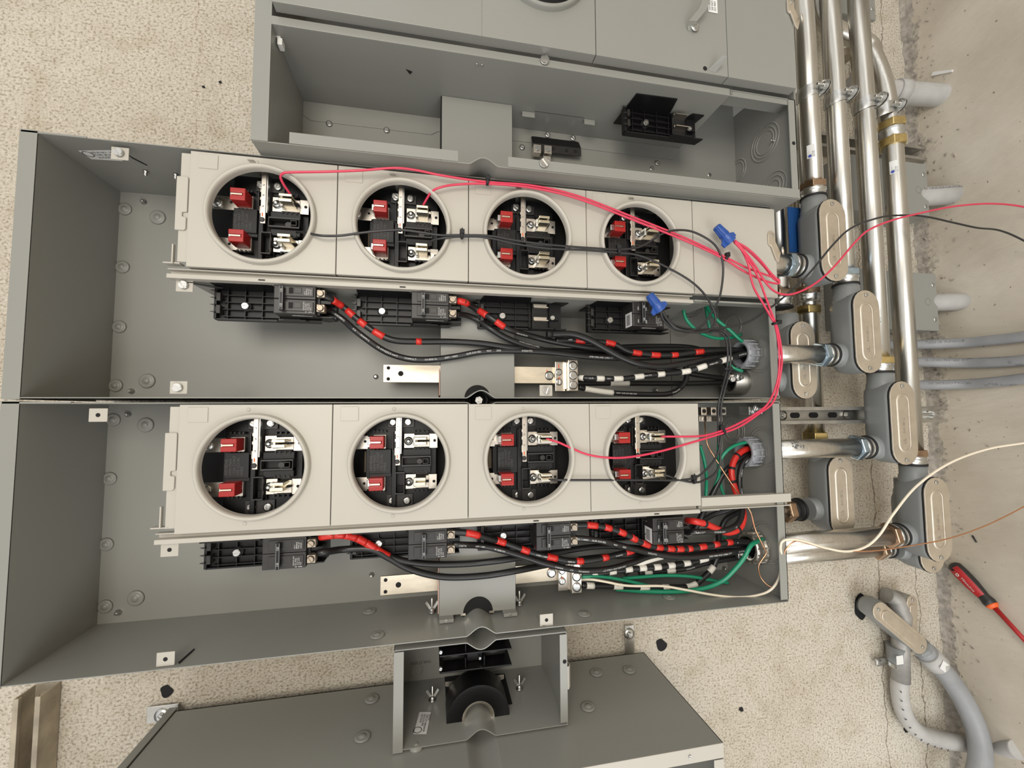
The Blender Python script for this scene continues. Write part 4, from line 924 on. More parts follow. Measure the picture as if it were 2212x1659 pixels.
# clamps on the front conduits
for i in range(4):
    x = XC[i] if i < 3 else 1.160; yv = -.775+.003*i; t = thing('pipe_clamp', (x, yv, .86), 'zinc pipe clamp with bolt ear on the %s long conduit' % ('conduit nearest the panels,' if False else ordn[i]), 'pipe clamp', 'clamps across the long conduits')
    t['label'] = 'zinc pipe clamp with a bolt ear, on the '+('long conduit nearest the panels', 'second long conduit from the panels', 'third long conduit from the panels', 'bent conduit farthest from the panels')[i]
    hh = HCN if i < 3 else .836; x = x if i < 3 else 1.147
    c = MB(); n = 26; R_ = RC*1.045; vs = []
    for yy in (-.0155, .0155):
        for k in range(n+1):
            a = math.pi*.78+math.pi*1.34*k/n; vs.append((x+math.cos(a)*R_, yv+yy-(math.cos(a))*.006, hh+math.sin(a)*R_)); vs.append((x+math.cos(a)*(R_+.0018), yv+yy-(math.cos(a))*.006, hh+math.sin(a)*(R_+.0018)))
    m = 2*(n+1); fs = []
    for k in range(n): a = 2*k; fs += [(a, a+2, m+a+2, m+a), (a+1, m+a+1, m+a+3, a+3), (a, a+1, a+3, a+2), (m+a, m+a+2, m+a+3, m+a+1)]
    c.add(vs, fs, True)
    for k in (0, 1):
        xe_ = x+.0125+.0055*k; c.prism([(yv-.0155, hh-.012), (yv-.0155, hh-.030), (yv-.010, hh-.040), (yv-.003, hh-.0445), (yv+.004, hh-.0445), (yv+.011, hh-.040), (yv+.0155, hh-.030), (yv+.0155, hh-.012)], xe_, xe_+.0018, 'x')
    c.build('strap', steel, t, bev=.0004)
    MB().lathe((x+.0255, yv, hh-.034), (-1, 0, 0), [(.0036, 0), (.0036, .034), (.003, .035)], 16).lathe((x+.0125, yv, hh-.034), (-1, 0, 0), [(.0078, 0), (.0078, .006)], 6, False).build('bolt', steel, t, bev=.0004)
# strut channels
def strut(x0, x1, y, hf, hb, lab, holes=()):
    t = thing('strut_channel', ((x0+x1)/2, y, hb), lab, 'strut channel', 'strut channels on the wall')
    MB().prism(cprof(y, hf, hb), x0, x1, 'x').build('channel', strutm, t, bev=.0008)
    for hx in holes: MB().prism([(p[1], p[0]) for p in [(q[0]+y, q[1]+hx) for q in stadium(0, 0, .0135, .028)]], hb-.0030, hb-.0026).build('slot', void, t)
    return t
sy_ = at(1760, 897, .865)[1]
s1 = strut(.735, 1.315, sy_, .850, .8825, 'galvanised slotted strut channel crossing behind the third grey fitting', [at(u, 897, .88)[0] for u in (1717, 1757, 1798)])
a = at(1690, 897, .878); MB().lathe((a[0], sy_, .878), (0, 0, -1), [(.012, 0), (.012, .002), (.006, .002)], 20).screw((a[0], sy_, .876), .005, .3, .005, washer=False).build('bolt', steel, s1)
a = at(1836, 897, .87); MB().lathe((a[0], sy_, .878), (0, 0, -1), [(.010, 0), (.010, .010)], 6, False).build('bolt', steel, s1)
a, b = at(1978, 897, .842), at(2015, 897, .842)
MB().prism([(a[0]-.01, sy_-.017), (b[0]-.012, sy_-.017), (b[0], sy_), (b[0]-.012, sy_+.017), (a[0]-.01, sy_+.017)], .845, .848).build('clamp_ear', steel, s1, bev=.0006)
MB().tube([(a[0]-.01, sy_, .838), (b[0]+.012, sy_, .838)], .0035, 12).lathe((b[0]-.012, sy_, .838), (1, 0, 0), [(.010, 0), (.010, .008)], 6, False).build('clamp_bolt', steel, s1, bev=.0004)
s2 = strut(.80, 1.432, -.748, .933, HW-.001, 'galvanised strut channel behind the clamped conduits, its end at the floor')
# ================= grey boxes at the floor and pvc
def discbox(x0, x1, y0, y1, h0, lab):
    t = thing('wiring_box', (x1, (y0+y1)/2, HW), lab, 'electrical box', 'flat grey boxes behind the conduits')
    MB().box(x0, x1, y0, y1, h0+.008, HW-.001).build('box_body', paint, t, bev=.001)
    c = MB().box(x0-.002, x1+.003, y0-.002, y1+.002, h0, h0+.009).build('box_cover', paint, t, bev=.0015)
    for yy in (y0+.03, y1-.03): MB().screw((x1-.010, yy, h0), .004, yy*9, .003).build('screw', steel, c)
    MB().lathe((x1-.03, (y0+y1)/2, h0), (0, 0, -1), [(.010, 0), (.009, .001), (.004, .0014)], 20).build('embossed_mark', paint, c)
    return t
discbox(1.09, 1.374, -.688, -.535, .90, 'flat grey box behind the conduits, the upper one, near the printed pipe')
discbox(1.09, 1.381, -.371, -.214, .90, 'flat grey box behind the conduits, the lower one, with a thick white pipe below')
discbox(.98, 1.27, -1.5, -1.135, .93, 'grey box at the very top edge, beside the conduits')
p1 = pipe('pvc_pipe', [(1.34, -.605, .935), (1.46, -.598, .878)], .026, pvcl, 'light pvc pipe with UNDERGROUND print between upper flat box and floor', 'pipe', 'pvc pipes going into the floor')
tx = MB(); pp = Path([(1.34, -.605, .935), (1.46, -.598, .878)]); wraptext(tx, pp, 'D UNDERGROUND SCH', .011, .035, .026, phi=.5); tx.build('printing', inkg, p1)
p2 = pipe('pvc_pipe', [(1.36, -.298, .935), (1.465, -.292, .872)], .024, pvcl, 'plain light pvc pipe between the lower flat box and the floor', 'pipe', 'pvc pipes going into the floor')
p3 = pipe('pvc_pipe', spline([(1.18, -.93, .94), (1.26, -.92, .935), (1.46, -.90, .895)], .01), .029, pvcl, 'light pvc pipe at the top, going into the floor beside the bent conduit', 'pipe', 'pvc pipes going into the floor')
MB().lathe((1.315, -.915, .924), (1, .09, -.2), [(.032, 0), (.032, .03), (.029, .032)], 28).build('pipe_sleeve', pvcl, p3)
cl = thing('pipe_clamp', (1.29, -.95, .95), 'weathered zinc clamp on the light pvc pipe by the bent conduit', 'pipe clamp')
MB().lathe((1.262, -.920, .935), (1, .08, -.15), [(.0315, 0), (.0315, .022), (.0295, .022), (.0295, 0)], 28, caps=False).build('strap', strutm, cl); MB().box(1.265, 1.285, -.965, -.948, .925, .93).screw((1.275, -.958, .92), .006, .4, .008).build('clamp_ear', strutm, cl)
def fl(u, v, up=0): return atx(u, v, 1.44-up)
for (vs, lab, txt, dx) in (((744, 738, 727), 'grey pvc conduit lying across the floor, top one of three, printed with large letters', 'Made in America', .02), ((782, 786, 778), 'grey pvc conduit lying across the floor, middle one of three', 'UL LISTED PVC 90C WIRE SCH 40 XOC AND KH 3 JM5S PE', .02), ((832, 829, 818), 'grey pvc conduit lying across the floor, lowest one of three', '3/4" S40 RIGID PVC CONDUIT MADE IN USA', .05)):
    pts = [at(1900, vs[0], .93), at(1985, vs[0], .93), at(2060, vs[0]-2, .90)[:0] or atx(2070, (vs[0]+vs[1])/2, 1.415), atx(2140, vs[1]-3, 1.424), atx(2212, vs[2], 1.426), atx(2330, vs[2]-18, 1.426)]
    sp_ = spline(pts, .01); t = pipe('pvc_conduit', sp_, .0133, pvc, lab, 'pipe', 'grey pvc conduits lying over the floor')
    tx = MB(); pp = Path(sp_); st_ = pp.near(1990, vs[0]); wraptext(tx, pp, txt, .0135 if txt[0] == 'M' else .0095, st_+dx*.3, .0133, phi=.35, rev=False); tx.build('printing', inkg, t)
# pale flat debris and rubble by the wall foot
ch = thing('plaster_chip', fl(2035, 155), 'white plaster chip on the floor near the top right', 'debris')
a = Vector(fl(2035, 155)); MB().add([a+Vector((0, dx*1, dz)) for dx, dz in ((-.014, .018), (.016, -.026), (.021, -.024), (-.006, .024))]+[a+Vector((-.005, dx*1, dz)) for dx, dz in ((-.014, .018), (.016, -.026), (.021, -.024), (-.006, .024))], [(0, 1, 2, 3), (7, 6, 5, 4), (0, 4, 5, 1), (1, 5, 6, 2), (2, 6, 7, 3), (3, 7, 4, 0)]).build('chip', label, ch)
bk = thing('black_offcut', fl(2106, 1164), 'tiny black offcut on the floor by the copper wire', 'debris'); a = Vector(fl(2106, 1164)); MB().tube([a+Vector((-.002, -.008, .004)), a+Vector((-.002, .008, -.004))], .0018, 8).build('offcut', gasket, bk)
rb = MB()
for k in range(520):
    y = random.uniform(-1.25, 1.15); h = HW-abs(random.gauss(0, .045)); s_ = random.uniform(.0012, .0055)*(1 if random.random() < .9 else 1.8)
    c_ = Vector((1.44-s_*.4, y, h)); vs = [c_+Vector((random.uniform(-1, 1), random.uniform(-1, 1), random.uniform(-1, 1))).normalized()*s_ for _ in range(4)]
    rb.add(vs, [(0, 1, 2), (0, 2, 3), (0, 3, 1), (1, 3, 2)])
o = rb.build('mortar_rubble', concb, org=(1.44, 0, .93), kind='stuff'); tag(o, 'crumbled mortar rubble strewn along the foot of the wall', 'rubble')
rb = MB()
y = -1.3; nodes = []
while y < 1.3:
    nodes.append((y, random.uniform(.004, .013)+.008*math.sin(y*9)**2, random.uniform(.006, .022)+.012*math.sin(y*5+1)**2)); y += random.uniform(.006, .02)
for (a0, u0, f0), (a1, u1, f1) in zip(nodes, nodes[1:]):
    rb.add([(1.4405, a0, HW), (1.4405, a1, HW), (1.4398, a1, HW-f1), (1.4398, a0, HW-f0), (1.44-u0, a0, HW-.0004), (1.44-u1, a1, HW-.0004), (1.44-u0*.4, a0, HW-f0*.4), (1.44-u1*.4, a1, HW-f1*.4)], [(4, 5, 7, 6), (6, 7, 2, 3)])
rb.build('trim_1', concb, kind='structure', org=(1.44, 0, HW), label='rough mortar seam between wall and floor')
# holes in the wall
for (u, v, r, lab) in ((1428, 1393, .014, 'ragged drilled hole in the stucco right of the small bracket'), (360, 1493, .011, 'drilled hole in the stucco near the bottom left bracket'), (1601, 1532, .006, 'small chipped hole in the stucco right of the large box'), (1957, 1576, .008, 'round drilled hole beside the curved grey pipe'), (1980, 1576, .009, 'ragged hole right beside the curved grey pipe'), (440, 188, .003, 'tiny hole in the stucco, upper left'), (476, 178, .003, 'tiny hole in the stucco, upper left, right of its twin')):
    a = at(u, v, HW); P = [(a[0]+math.cos(k)*r*(1+.16*math.sin(k*3+u)+.1*math.sin(k*2)), a[1]+math.sin(k)*r*(1+.16*math.cos(k*2+v)+.08*math.sin(k*4))) for k in [2*math.pi*i/18 for i in range(18)]]
    tag(MB().prism(P, HW-.0012, HW+.01).build('wall_hole', void, org=a), lab, 'hole', 'drilled holes in the wall')
# blue sheet behind the first body
a, b = at(1702, 430, .90), at(1722, 545, .90)
tag(MB().box(.868, .905, -.50, -.385, .86, .862).build('blue_plastic_sheet', bluef, org=(.89, -.385, .861)), 'strip of blue plastic behind the topmost grey conduit body', 'plastic sheet')
# ================= bodies and flexible pipes, lower right
def slantbody(c0, c1, h, w, lab, d=.04, mm=None):
    a, b = Vector((*at(*c0, h)[:2], 0)), Vector((*at(*c1, h)[:2], 0)); ln = (b-a).length+w; c = (a+b)/2; ang = math.atan2(b.x-a.x, b.y-a.y)
    def R(P): return [(c.x+p*math.cos(ang)+q*math.sin(ang), c.y-p*math.sin(ang)+q*math.cos(ang)) for p, q in P]
    t = thing('conduit_elbow_fitting', (c.x, c.y, HW), lab, 'conduit fitting')
    MB().prism(R(stadium(0, 0, w*.96, ln*.98)), h, h+d, smooth=True).build('body', mm or bodyg, t, bev=.004, seg=3)
    cp = MB().prism(R(stadium(0, 0, w, ln)), h-.003, h).build('cover_plate', coverst, t, bev=.001)
    MB().prism(R(stadium(0, 0, w*.62, ln*.72)), h-.0055, h-.003).build('embossed_panel', coverst, cp, bev=.002)
    for s_ in (-1, 1):
        q = R([(0, s_*(ln/2-w*.3))])[0]; MB().screw((*q, h-.003), .004, 1, .003, washer=False).build('screw', steel, cp)
    return t, R, ln
t, R, ln = slantbody((1968, 1300), (1968, 1400), .925, .034, 'weathered upright conduit body on the wall, partly behind the slanted one', mm=wgrey)
hubp = MB(); a = at(1937, 1315, .935); hubp.tube([at(1915, 1285, .945), at(1935, 1295, .94), at(1950, 1330, .935), at(1945, 1400, .935), at(1946, 1470, .935)], .020, 24); hubp.build('body_neck', wgrey, t)
t2_, R, ln = slantbody((1900, 1320), (1985, 1392), .905, .046, 'slanted grey conduit body with smooth cover, lower right on the wall')
MB().tube([at(1862, 1306, .975), at(1880, 1305, .95), at(1905, 1320, .925)], .021, 24).build('body_neck', bodyg, t2_)
a = at(1860, 1310, HW); P = [(a[0]+math.cos(k)*.024*(1+.12*math.sin(k*3+1)), a[1]+math.sin(k)*.033*(1+.1*math.cos(k*4))) for k in [2*math.pi*i/20 for i in range(20)]]
tag(MB().prism(P, HW-.0012, HW+.01).build('wall_hole', void, org=a), 'large ragged hole where the slanted conduit body enters the wall', 'hole', 'drilled holes in the wall')
P = spline(px([(1944, 1462, .945), (1944, 1500, .945), (1955, 1545), (1985, 1580), (2030, 1597), (2075, 1605, .935), (2115, 1612, .93)])+[Vector(fl(2200, 1620))], .01)
t = pipe('flexible_pipe', P, .0195, pvcl, 'curved grey pipe with dark tick marks, from the upright conduit body to the floor', 'pipe', 'curved grey pipes at lower right')
pp = Path(P); tk = MB()
for k in range(11):
    d = .03+k*.021; q, T = pp.at(d); N = Vector((0, 0, -1)); N = (N-T*N.dot(T)).normalized(); B = N.cross(T); c_ = q+(N*.75-B*.66)*.0197; u = (T*.5+B*.8).normalized()*.0062; v_ = T*.0017
    tk.add([c_-u-v_, c_-u+v_, c_+u+v_, c_+u-v_], [(0, 1, 2, 3)])
tk.build('tick_marks', inkd, t)
c_ = at(1942, 1425, .938); MB().lathe((c_[0], c_[1]-.035, .940), (0, 1, 0), [(.0235, 0), (.0235, .04), (.0215, .042)], 24).build('pipe_fitting', bodyg, t)
MB().lathe((c_[0], c_[1]+.008, .940), (0, 1, 0), [(.0205, 0), (.0225, .002), (.0205, .004), (.0225, .006), (.0205, .008), (.0225, .010), (.0205, .012)], 24).build('threaded_ring', steel, t)
cl = thing('pipe_clamp', at(1905, 1435, .96), 'small one-hole clamp on the wall beside the curved grey pipe', 'pipe clamp'); a = at(1905, 1435, .95)
MB().box(a[0]-.008, c_[0]-.015, a[1]-.010, a[1]+.010, .958, .962).build('strap', strutm, cl, bev=.001); MB().screw((a[0], a[1], .958), .006, .5, .006).build('screw', steel, cl)
P = spline(px([(1990, 1400, .925), (2015, 1425, .92), (2050, 1465, .915), (2085, 1520, .905), (2110, 1580, .895), (2118, 1640, .885), (2105, 1700, .88), (2080, 1760, .88)]), .01)
t = pipe('flexible_pipe', P, .0235, pvc, 'thick curved grey pipe from the slanted conduit body down out of the picture', 'pipe', 'curved grey pipes at lower right')
pp = Path(P); a, T = pp.at(.0); MB().lathe(a-T*.012, T, [(.022, 0), (.027, .004), (.027, .014), (.024, .016)], 8, False).build('hex_collar', bodyg, t, bev=.001)
a, T = pp.at(.018); MB().lathe(a, T, [(.0275, 0), (.0275, .040), (.0255, .043)], 28).build('pipe_fitting', pvcl, t)
for (u, v, h) in ((2040, 1440, .892), (1944, 1426, .914)):
    a = at(u, v, h); w_ = .011; e1 = Vector((1, 0, 0)) if u < 2000 else Vector((.8, .6, 0)); e2 = Vector((0, 1, 0)) if u < 2000 else Vector((-.6, .8, 0)); a = Vector(a)
    MB().add([a-e1*w_-e2*w_, a+e1*w_-e2*w_, a+e1*w_+e2*w_, a-e1*w_+e2*w_], [(0, 1, 2, 3)]).build('paper_sticker', label, t if u > 2000 else bpy.data.objects['flexible_pipe'])
# ================= screwdriver on the floor
sd = thing('screwdriver', fl(2100, 1260), 'red and black insulated screwdriver lying on the floor', 'screwdriver')
a, b, c_, d_ = [Vector(fl(u, v, .016)) for u, v in ((2057, 1218), (2142, 1306), (2150, 1314), (2255, 1428))]
ax = (b-a).normalized(); ln = (b-a).length
MB().lathe(a, ax, [(.009, 0), (.0155, .006), (.017, ln*.25), (.0165, ln*.5), (.0135, ln*.72), (.012, ln*.82), (.0145, ln*.93), (.0135, ln)], 20).build('grip', dark2, sd)
up = Vector((-1, 0, 0)); sdw = ax.cross(up).normalized()
q = MB(); k = 0; prof = [(.006, .004), (.016, .012), (.0175, ln*.25), (.017, ln*.5), (.014, ln*.72), (.0125, ln*.80)]
for r, t_ in prof:
    for j in range(7):
        aa = -0.95+1.5*j/6; q.v.append(a+ax*t_+(up*math.cos(aa)+sdw*math.sin(aa))*r*1.04)
for i in range(len(prof)-1):
    for j in range(6): q.f.append([i*7+j, i*7+j+1, (i+1)*7+j+1, (i+1)*7+j]); q.sm.append(True)
q.build('red_inlay', sdred, sd)
MB().lathe(b, ax, [(.0135, 0), (.0135, .003), (.008, .009)], 20).build('collar', orange, sd)
MB().tube([c_, d_], [.0058, .0045], 16).build('shaft', sdred, sd)
lt = MB(); text(lt, 'Milwaukee', .0085, a+ax*ln*.36+up*.0185, ax, up.cross(ax)); lt.lathe(a+ax*ln*.27+up*.0182, up, [(.004, 0), (.004, .0003), (.002, .0003), (.002, 0)], 18, caps=False).build('lettering', ink, sd)
MB().lathe(a+ax*ln*.14+up*.0178, up, [(.0035, 0), (.0035, .0004)], 16).build('hang_hole', void, sd)
# terminal strips
def ground_strip():
    t = thing('ground_bar', (.18, -.46, .88), 'black ground bar with two silver lugs in the upper panel box', 'ground bar')
    a, b = at(1149, 309, .875), at(1255, 338, .875)
    MB().prism([(a[0], a[1]), (b[0], a[1]), (b[0], b[1]), (a[0], b[1])], .873, .876).build('bar', dark2, t, bev=.0006)
    MB().add([(a[0], a[1], .873), (b[0], a[1], .873), (b[0]-.001, a[1]-.022, .885), (b[0]-.006, a[1]-.024, .886), (a[0]+.006, a[1]-.024, .886), (a[0]+.001, a[1]-.022, .885)], [(0, 1, 2, 3, 4, 5)]).build('bar_foot', dark, t)
    for (u, v) in ((1183, 291), (1238, 298)): MB().screw(at(u, v, .876), .0042, 1, .003).build('screw', steel, t)
    for (u, v) in ((1195, 321), (1224, 325), (1243, 327)): MB().cyl(at(u, v, .8728), (0, 0, -1), .0042, .0003, 16).build('hole', void, t)
    for (u, v) in ((1161, 320), (1184, 322), (1182, 345)):
        x, y, h = at(u, v, .858); q = MB().box(x-.0085, x+.0085, y-.0085, y+.010, .858, .874).build('lug', nickel, t, bev=.0006); MB().screw((x, y+.001, .858), .0052, u, .002, washer=False).build('screw', steel, q)
    MB().box(.174-.045, .21, -.462, -.440, .870, .873).build('bar_end', alum, t)
ground_strip()
t = thing('ground_bar', (.56, .05, .86), 'ground bar with three dark holes in the open wiring bay of the lower panel', 'ground bar')
for k in range(3):
    x, y, h = at(1521+21*k, 888, .80); q = MB().box(x-.0065, x+.0065, y-.0085, y+.0085, .80, .85).build('lug_block', nickel if k < 2 else strutm, t, bev=.0008); MB().cyl((x, y, .7999), (0, 0, -1), .0045, .0003, 18).build('wire_hole', void, q)
for (u, m_) in ((1516, 0), (1532, 0), (1556, 0)): x, y, h = at(u, 905, .805); q = MB().box(x-.0058, x+.0058, y-.0055, y+.0055, .805, .84).build('lug', nickel, t, bev=.0006); MB().screw((x, y, .805), .0036, u, .002, washer=False).build('screw', steel, q)
# clamp with bare stub near the ends of the end wall
t = thing('ground_clamp', at(1632, 880, .80), 'shiny ground clamp in the top corner of the lower box wiring bay', 'ground clamp')
a = at(1628, 882, .80); MB().lathe(a, (.6, .3, -1), [(.010, 0), (.010, .006), (.006, .008), (.006, .016)], 6, False).lathe((a[0]+.012, a[1]+.006, a[2]), (0, .4, -1), [(.007, 0), (.007, .008), (.004, .009), (.004, .014)], 16).box(a[0]-.012, a[0]+.02, a[1]-.004, a[1]+.014, .80, .83).build('clamp', steel, t, bev=.001)
t = thing('split_bolt', at(1650, 1262, .86), 'shiny split bolt connector low in the end corner of the lower panel', 'wire connector')
a = at(1647, 1262, .86); MB().lathe((a[0]-.012, a[1], a[2]), (.7, .5, -.4), [(.010, 0), (.010, .010), (.006, .011), (.006, .030), (.008, .030), (.008, .036)], 6, False).build('bolt', steel, t, bev=.001); MB().tube(spline([(a[0]-.016, a[1]+.006, a[2]-.01), (a[0]-.005, a[1]+.016, a[2]-.012), (a[0]+.012, a[1]+.012, a[2]-.01), (a[0]+.016, a[1], a[2]-.008)]), .0035, 10).build('loop', nickel, t)
for (u, v, hh, lab) in ((1612, 1200, .84, 'shiny wire clamp under the end of the thick green wire'), (1592, 815, .80, 'shiny clamp with bare copper strands near the lower corner of the middle panel')):
    t = thing('ground_clamp', at(u, v, hh), lab, 'ground clamp'); a = at(u, v, hh)
    MB().lathe(a, (.2, .1, -1), [(.009, 0), (.009, .006), (.005, .007), (.005, .014)], 6, False).lathe((a[0]-.014, a[1]+.004, a[2]), (-.2, .2, -1), [(.006, 0), (.006, .008)], 6, False).box(a[0]-.02, a[0]+.010, a[1]-.006, a[1]+.006, hh, hh+.01).build('clamp', steel, t, bev=.0008)
bs = thing('conduit_bushing', (.70, -.06, .86), 'metal bushing low in the corner of the middle panel, cables entering it', 'conduit bushing')
x, y, h = at(1592, 822, .86); MB().lathe((.7205, y+.004, .862), (-1, 0, 0), [(.030, 0), (.030, .01), (.028, .012), (.028, .036), (.024, .038), (.021, .03), (.021, 0)], 36, caps=False).build('bushing_ring', strutm, bs); MB().cyl((.7215, y+.004, .862), (-1, 0, 0), .0215, .02, 32).build('dark_bore', void, bs)
# ================= cables
RB = .0060
def cable_run(pts, lab, r=RB, m=None, tapes=(), words=(), name='power_cable', cat='cable', group='black power cables', tmat=tred, n=14, tw=1.05, wsize=.0042, tname='tape_band'):
    P = spline(px(pts), .005); t = thing(name, P[len(P)//2], lab, cat, group); MB().tube(P, r, n).build('jacket' if name == 'power_cable' else 'insulation', m or cable, t)
    pp = Path(P)
    for tp in tapes:
        (u0, v0), (u1, v1) = tp[:2]; a, b = pp.near(u0, v0), pp.near(u1, v1)
        if b < a: a, b = b, a
        if b-a < .004: b = a+.006
        MB().tube(pp.seg(a, b, max(2, int((b-a)/.005))), r*tw*(1+random.uniform(0, .03)), n).build(tname, tp[2] if len(tp) > 2 else tmat, t)
    if words:
        w = MB()
        for wd_ in words:
            s_, u, v = wd_[:3]; rev = len(wd_) > 3 and wd_[3]; ph = wd_[4] if len(wd_) > 4 else 0
            wraptext(w, pp, s_, wd_[5] if len(wd_) > 5 else wsize, pp.near(u, v), r, rev, ph)
        w.build('printing', ink, t)
    return t, pp
def B_(*ps): return [((a, b), (c, d)) for a, b, c, d in ps]
# --- middle box
cable_run([(695, 668, .778), (712, 672, .80), (740, 690, .81), (775, 720, .80), (830, 758, .805), (880, 775), (930, 777, .808), (985, 770), (1040, 760, .808), (1100, 758, .81), (1180, 761), (1260, 770), (1330, 774), (1400, 773), (1480, 768, .835), (1560, 763), (1625, 764), (1665, 765, .83)],
          'black cable from the lower screw of the first middle-box breaker, white printing readable', words=[('E102548 (UL)', 720, 678), ('ICV', 766, 706), ('XHHW-2', 784, 722), ('1/0 AWG(53.5 mm²)', 818, 742, False, 0, .0050), ('COMPACT', 872, 772), ('AA-8000 AL', 916, 776), ('600V / 1000V', 960, 774), ('XLPE SUN RES', 1004, 765), ('MAY', 1050, 760), ('2024', 1071, 758), ('015224 FTS', 1127, 759), ('CME WIRE AND CABLE CI™', 1273, 771)], wsize=.0046)
cable_run([(694, 638, .774), (712, 645, .778), (740, 662, .80), (775, 692), (812, 718), (850, 735, .80), (905, 738), (970, 738, .808), (1040, 742, .808), (1110, 752, .811), (1180, 757), (1270, 758, .85), (1400, 756, .85), (1560, 755, .84), (1640, 757, .83)],
          'red-banded black cable from the upper screw of the first middle-box breaker', tapes=B_((716, 646, 741, 660), (750, 668, 766, 680), (776, 690, 795, 703), (805, 713, 828, 725), (897, 738, 911, 738)))
cable_run([(984, 680, .778), (1005, 681, .80), (1030, 690, .81), (1062, 712, .797), (1100, 733, .802), (1150, 750, .815), (1220, 764), (1320, 768, .85), (1450, 766, .85), (1600, 762, .84), (1650, 763, .83)],
          'black cable from the lower screw of the second middle-box breaker', words=[('1/0 AWG COMPACT AA-8000', 1115, 742, False, .5, .0036)])
cable_run([(984, 650, .774), (1003, 653, .774), (1030, 668, .80), (1062, 688, .787), (1100, 712, .79), (1150, 727, .815), (1210, 741), (1280, 752, .83), (1350, 760, .845), (1450, 762, .86), (1600, 760, .845)],
          'red-banded black cable from the upper screw of the second middle-box breaker', tapes=B_((990, 651, 1012, 655), (1033, 669, 1054, 683), (1074, 694, 1092, 706)), words=[('XLPE SUN RES 600V', 1110, 720, False, -.5, .0034)])
cable_run([(1183, 722, .80), (1200, 722, .80), (1235, 722), (1270, 733, .80), (1310, 755), (1345, 774), (1385, 788, .80), (1430, 792), (1480, 785, .81), (1540, 774), (1600, 768, .83), (1650, 768, .83)],
          'thick black cable lying loose with a cut end, crossing the other middle-box cables', r=.0068)
MB().lathe(at(1181, 722, .80), (1, 0, 0), [(.0075, 0), (.0078, .004), (.0072, .012)], 14).build('taped_end', gasket, bpy.data.objects['power_cable.004'])
cable_run([(1200, 735, .82), (1242, 735, .825), (1275, 738), (1322, 742), (1352, 757), (1372, 762, .82), (1415, 767), (1455, 767), (1510, 760, .82), (1570, 757), (1650, 758, .83)],
          'black cable with five bright red bands running to the middle-box bushing', tapes=B_((1243, 735, 1262, 736), (1308, 741, 1325, 744), (1366, 760, 1384, 764), (1407, 766, 1424, 767), (1448, 767, 1464, 767), (1502, 761, 1520, 759)), words=[('A009', 1225, 734)])
cable_run([(1300, 752, .86), (1400, 748, .87), (1500, 752, .87), (1560, 780, .87), (1600, 815, .865), (1640, 822, .862)], 'black cable bending down to the metal bushing in the corner of the middle box')
cable_run([(1380, 790, .86), (1450, 800, .865), (1520, 812, .86), (1590, 820, .862), (1640, 822, .862)], 'black cable low in the middle box, leading straight to the metal bushing', words=[('AWG COMPACT', 1460, 802)])
cable_run([(1248, 815, .85), (1262, 817, .83), (1300, 818, .825), (1345, 818), (1385, 813), (1430, 808), (1485, 802, .81), (1525, 790, .80), (1570, 776, .80), (1610, 764, .81), (1650, 764, .83)],
          'white-banded black cable from the middle-box lug up to the bushing', r=.0058, tmat=twht, tapes=B_((1254, 816, 1260, 817), (1289, 818, 1305, 818), (1325, 818, 1345, 818), (1370, 815, 1388, 812), (1418, 810, 1436, 807), (1473, 804, 1491, 801), (1506, 796, 1523, 790), (1556, 780, 1576, 774)), words=[('XLPE', 1270, 817), ('MAY', 1310, 818), ('05W FTS', 1392, 812), ('E102548 (UL)', 1592, 769), ('WIRE AND', 1528, 788)])
cable_run([(1250, 836, .85), (1270, 841, .85), (1310, 847), (1350, 850, .85), (1410, 852), (1450, 849, .845), (1475, 832), (1484, 810), (1480, 785, .85)],
          'black cable with long white wrap from the bottom lug screw, looping up', r=.0058, tmat=twht, tapes=B_((1266, 840, 1323, 848)), words=[('6000V XLPE SUN RES 2024', 1328, 849), ('015264 FTS', 1452, 848)])
cable_run([(1245, 828, .86), (1275, 828, .865), (1300, 828), (1380, 828, .87), (1500, 828), (1600, 824, .863)], 'black cable deep behind the white-banded one, grey-wrapped near the lug', tmat=twht, tapes=B_((1316, 828, 1360, 828)))
# --- lower box
cable_run([(688, 1160, .778), (700, 1158, .774), (730, 1155, .774), (765, 1160), (800, 1178, .80), (835, 1200), (880, 1213, .803), (940, 1219, .808), (1020, 1217), (1100, 1208, .812), (1190, 1195, .85), (1300, 1180, .86), (1420, 1185, .86), (1560, 1178, .85), (1660, 1172, .83)],
          'black cable with a long red wrap from the first lower-box breaker', tapes=B_((692, 1159, 722, 1155), (722, 1155, 742, 1155), (742, 1155, 768, 1161), (768, 1161, 790, 1172), (790, 1172, 812, 1186), (812, 1186, 840, 1202)), tw=1.12, tname='tape_wrap')
cable_run([(688, 1194, .778), (700, 1193, .774), (740, 1187, .80), (800, 1186), (840, 1205, .80), (880, 1227), (930, 1242, .805), (980, 1247), (1050, 1243, .808), (1120, 1232, .812), (1200, 1217, .85), (1300, 1203, .86), (1450, 1195, .86), (1600, 1182, .85), (1660, 1174, .83)],
          'plain black cable hanging lowest across the hub cover of the lower box')
cable_run([(978, 1149, .774), (995, 1150, .774), (1020, 1153, .774), (1055, 1163), (1082, 1170, .80), (1130, 1187), (1160, 1197), (1192, 1204, .80), (1225, 1211), (1255, 1212), (1300, 1206, .81), (1355, 1193), (1400, 1183, .83), (1500, 1178, .85), (1640, 1172, .83)],
          'red-banded black cable from the upper screw of the second lower-box breaker', tapes=B_((1009, 1151, 1034, 1156), (1073, 1167, 1094, 1174), (1123, 1184, 1142, 1191), (1182, 1201, 1201, 1206), (1242, 1212, 1261, 1211), (1298, 1207, 1315, 1203), (1350, 1195, 1366, 1191)),
          words=[('600V / 1000V', 1180, 1202, True), ('AA-8000', 1238, 1212, True), ('XHHW-2', 1343, 1198, True)])
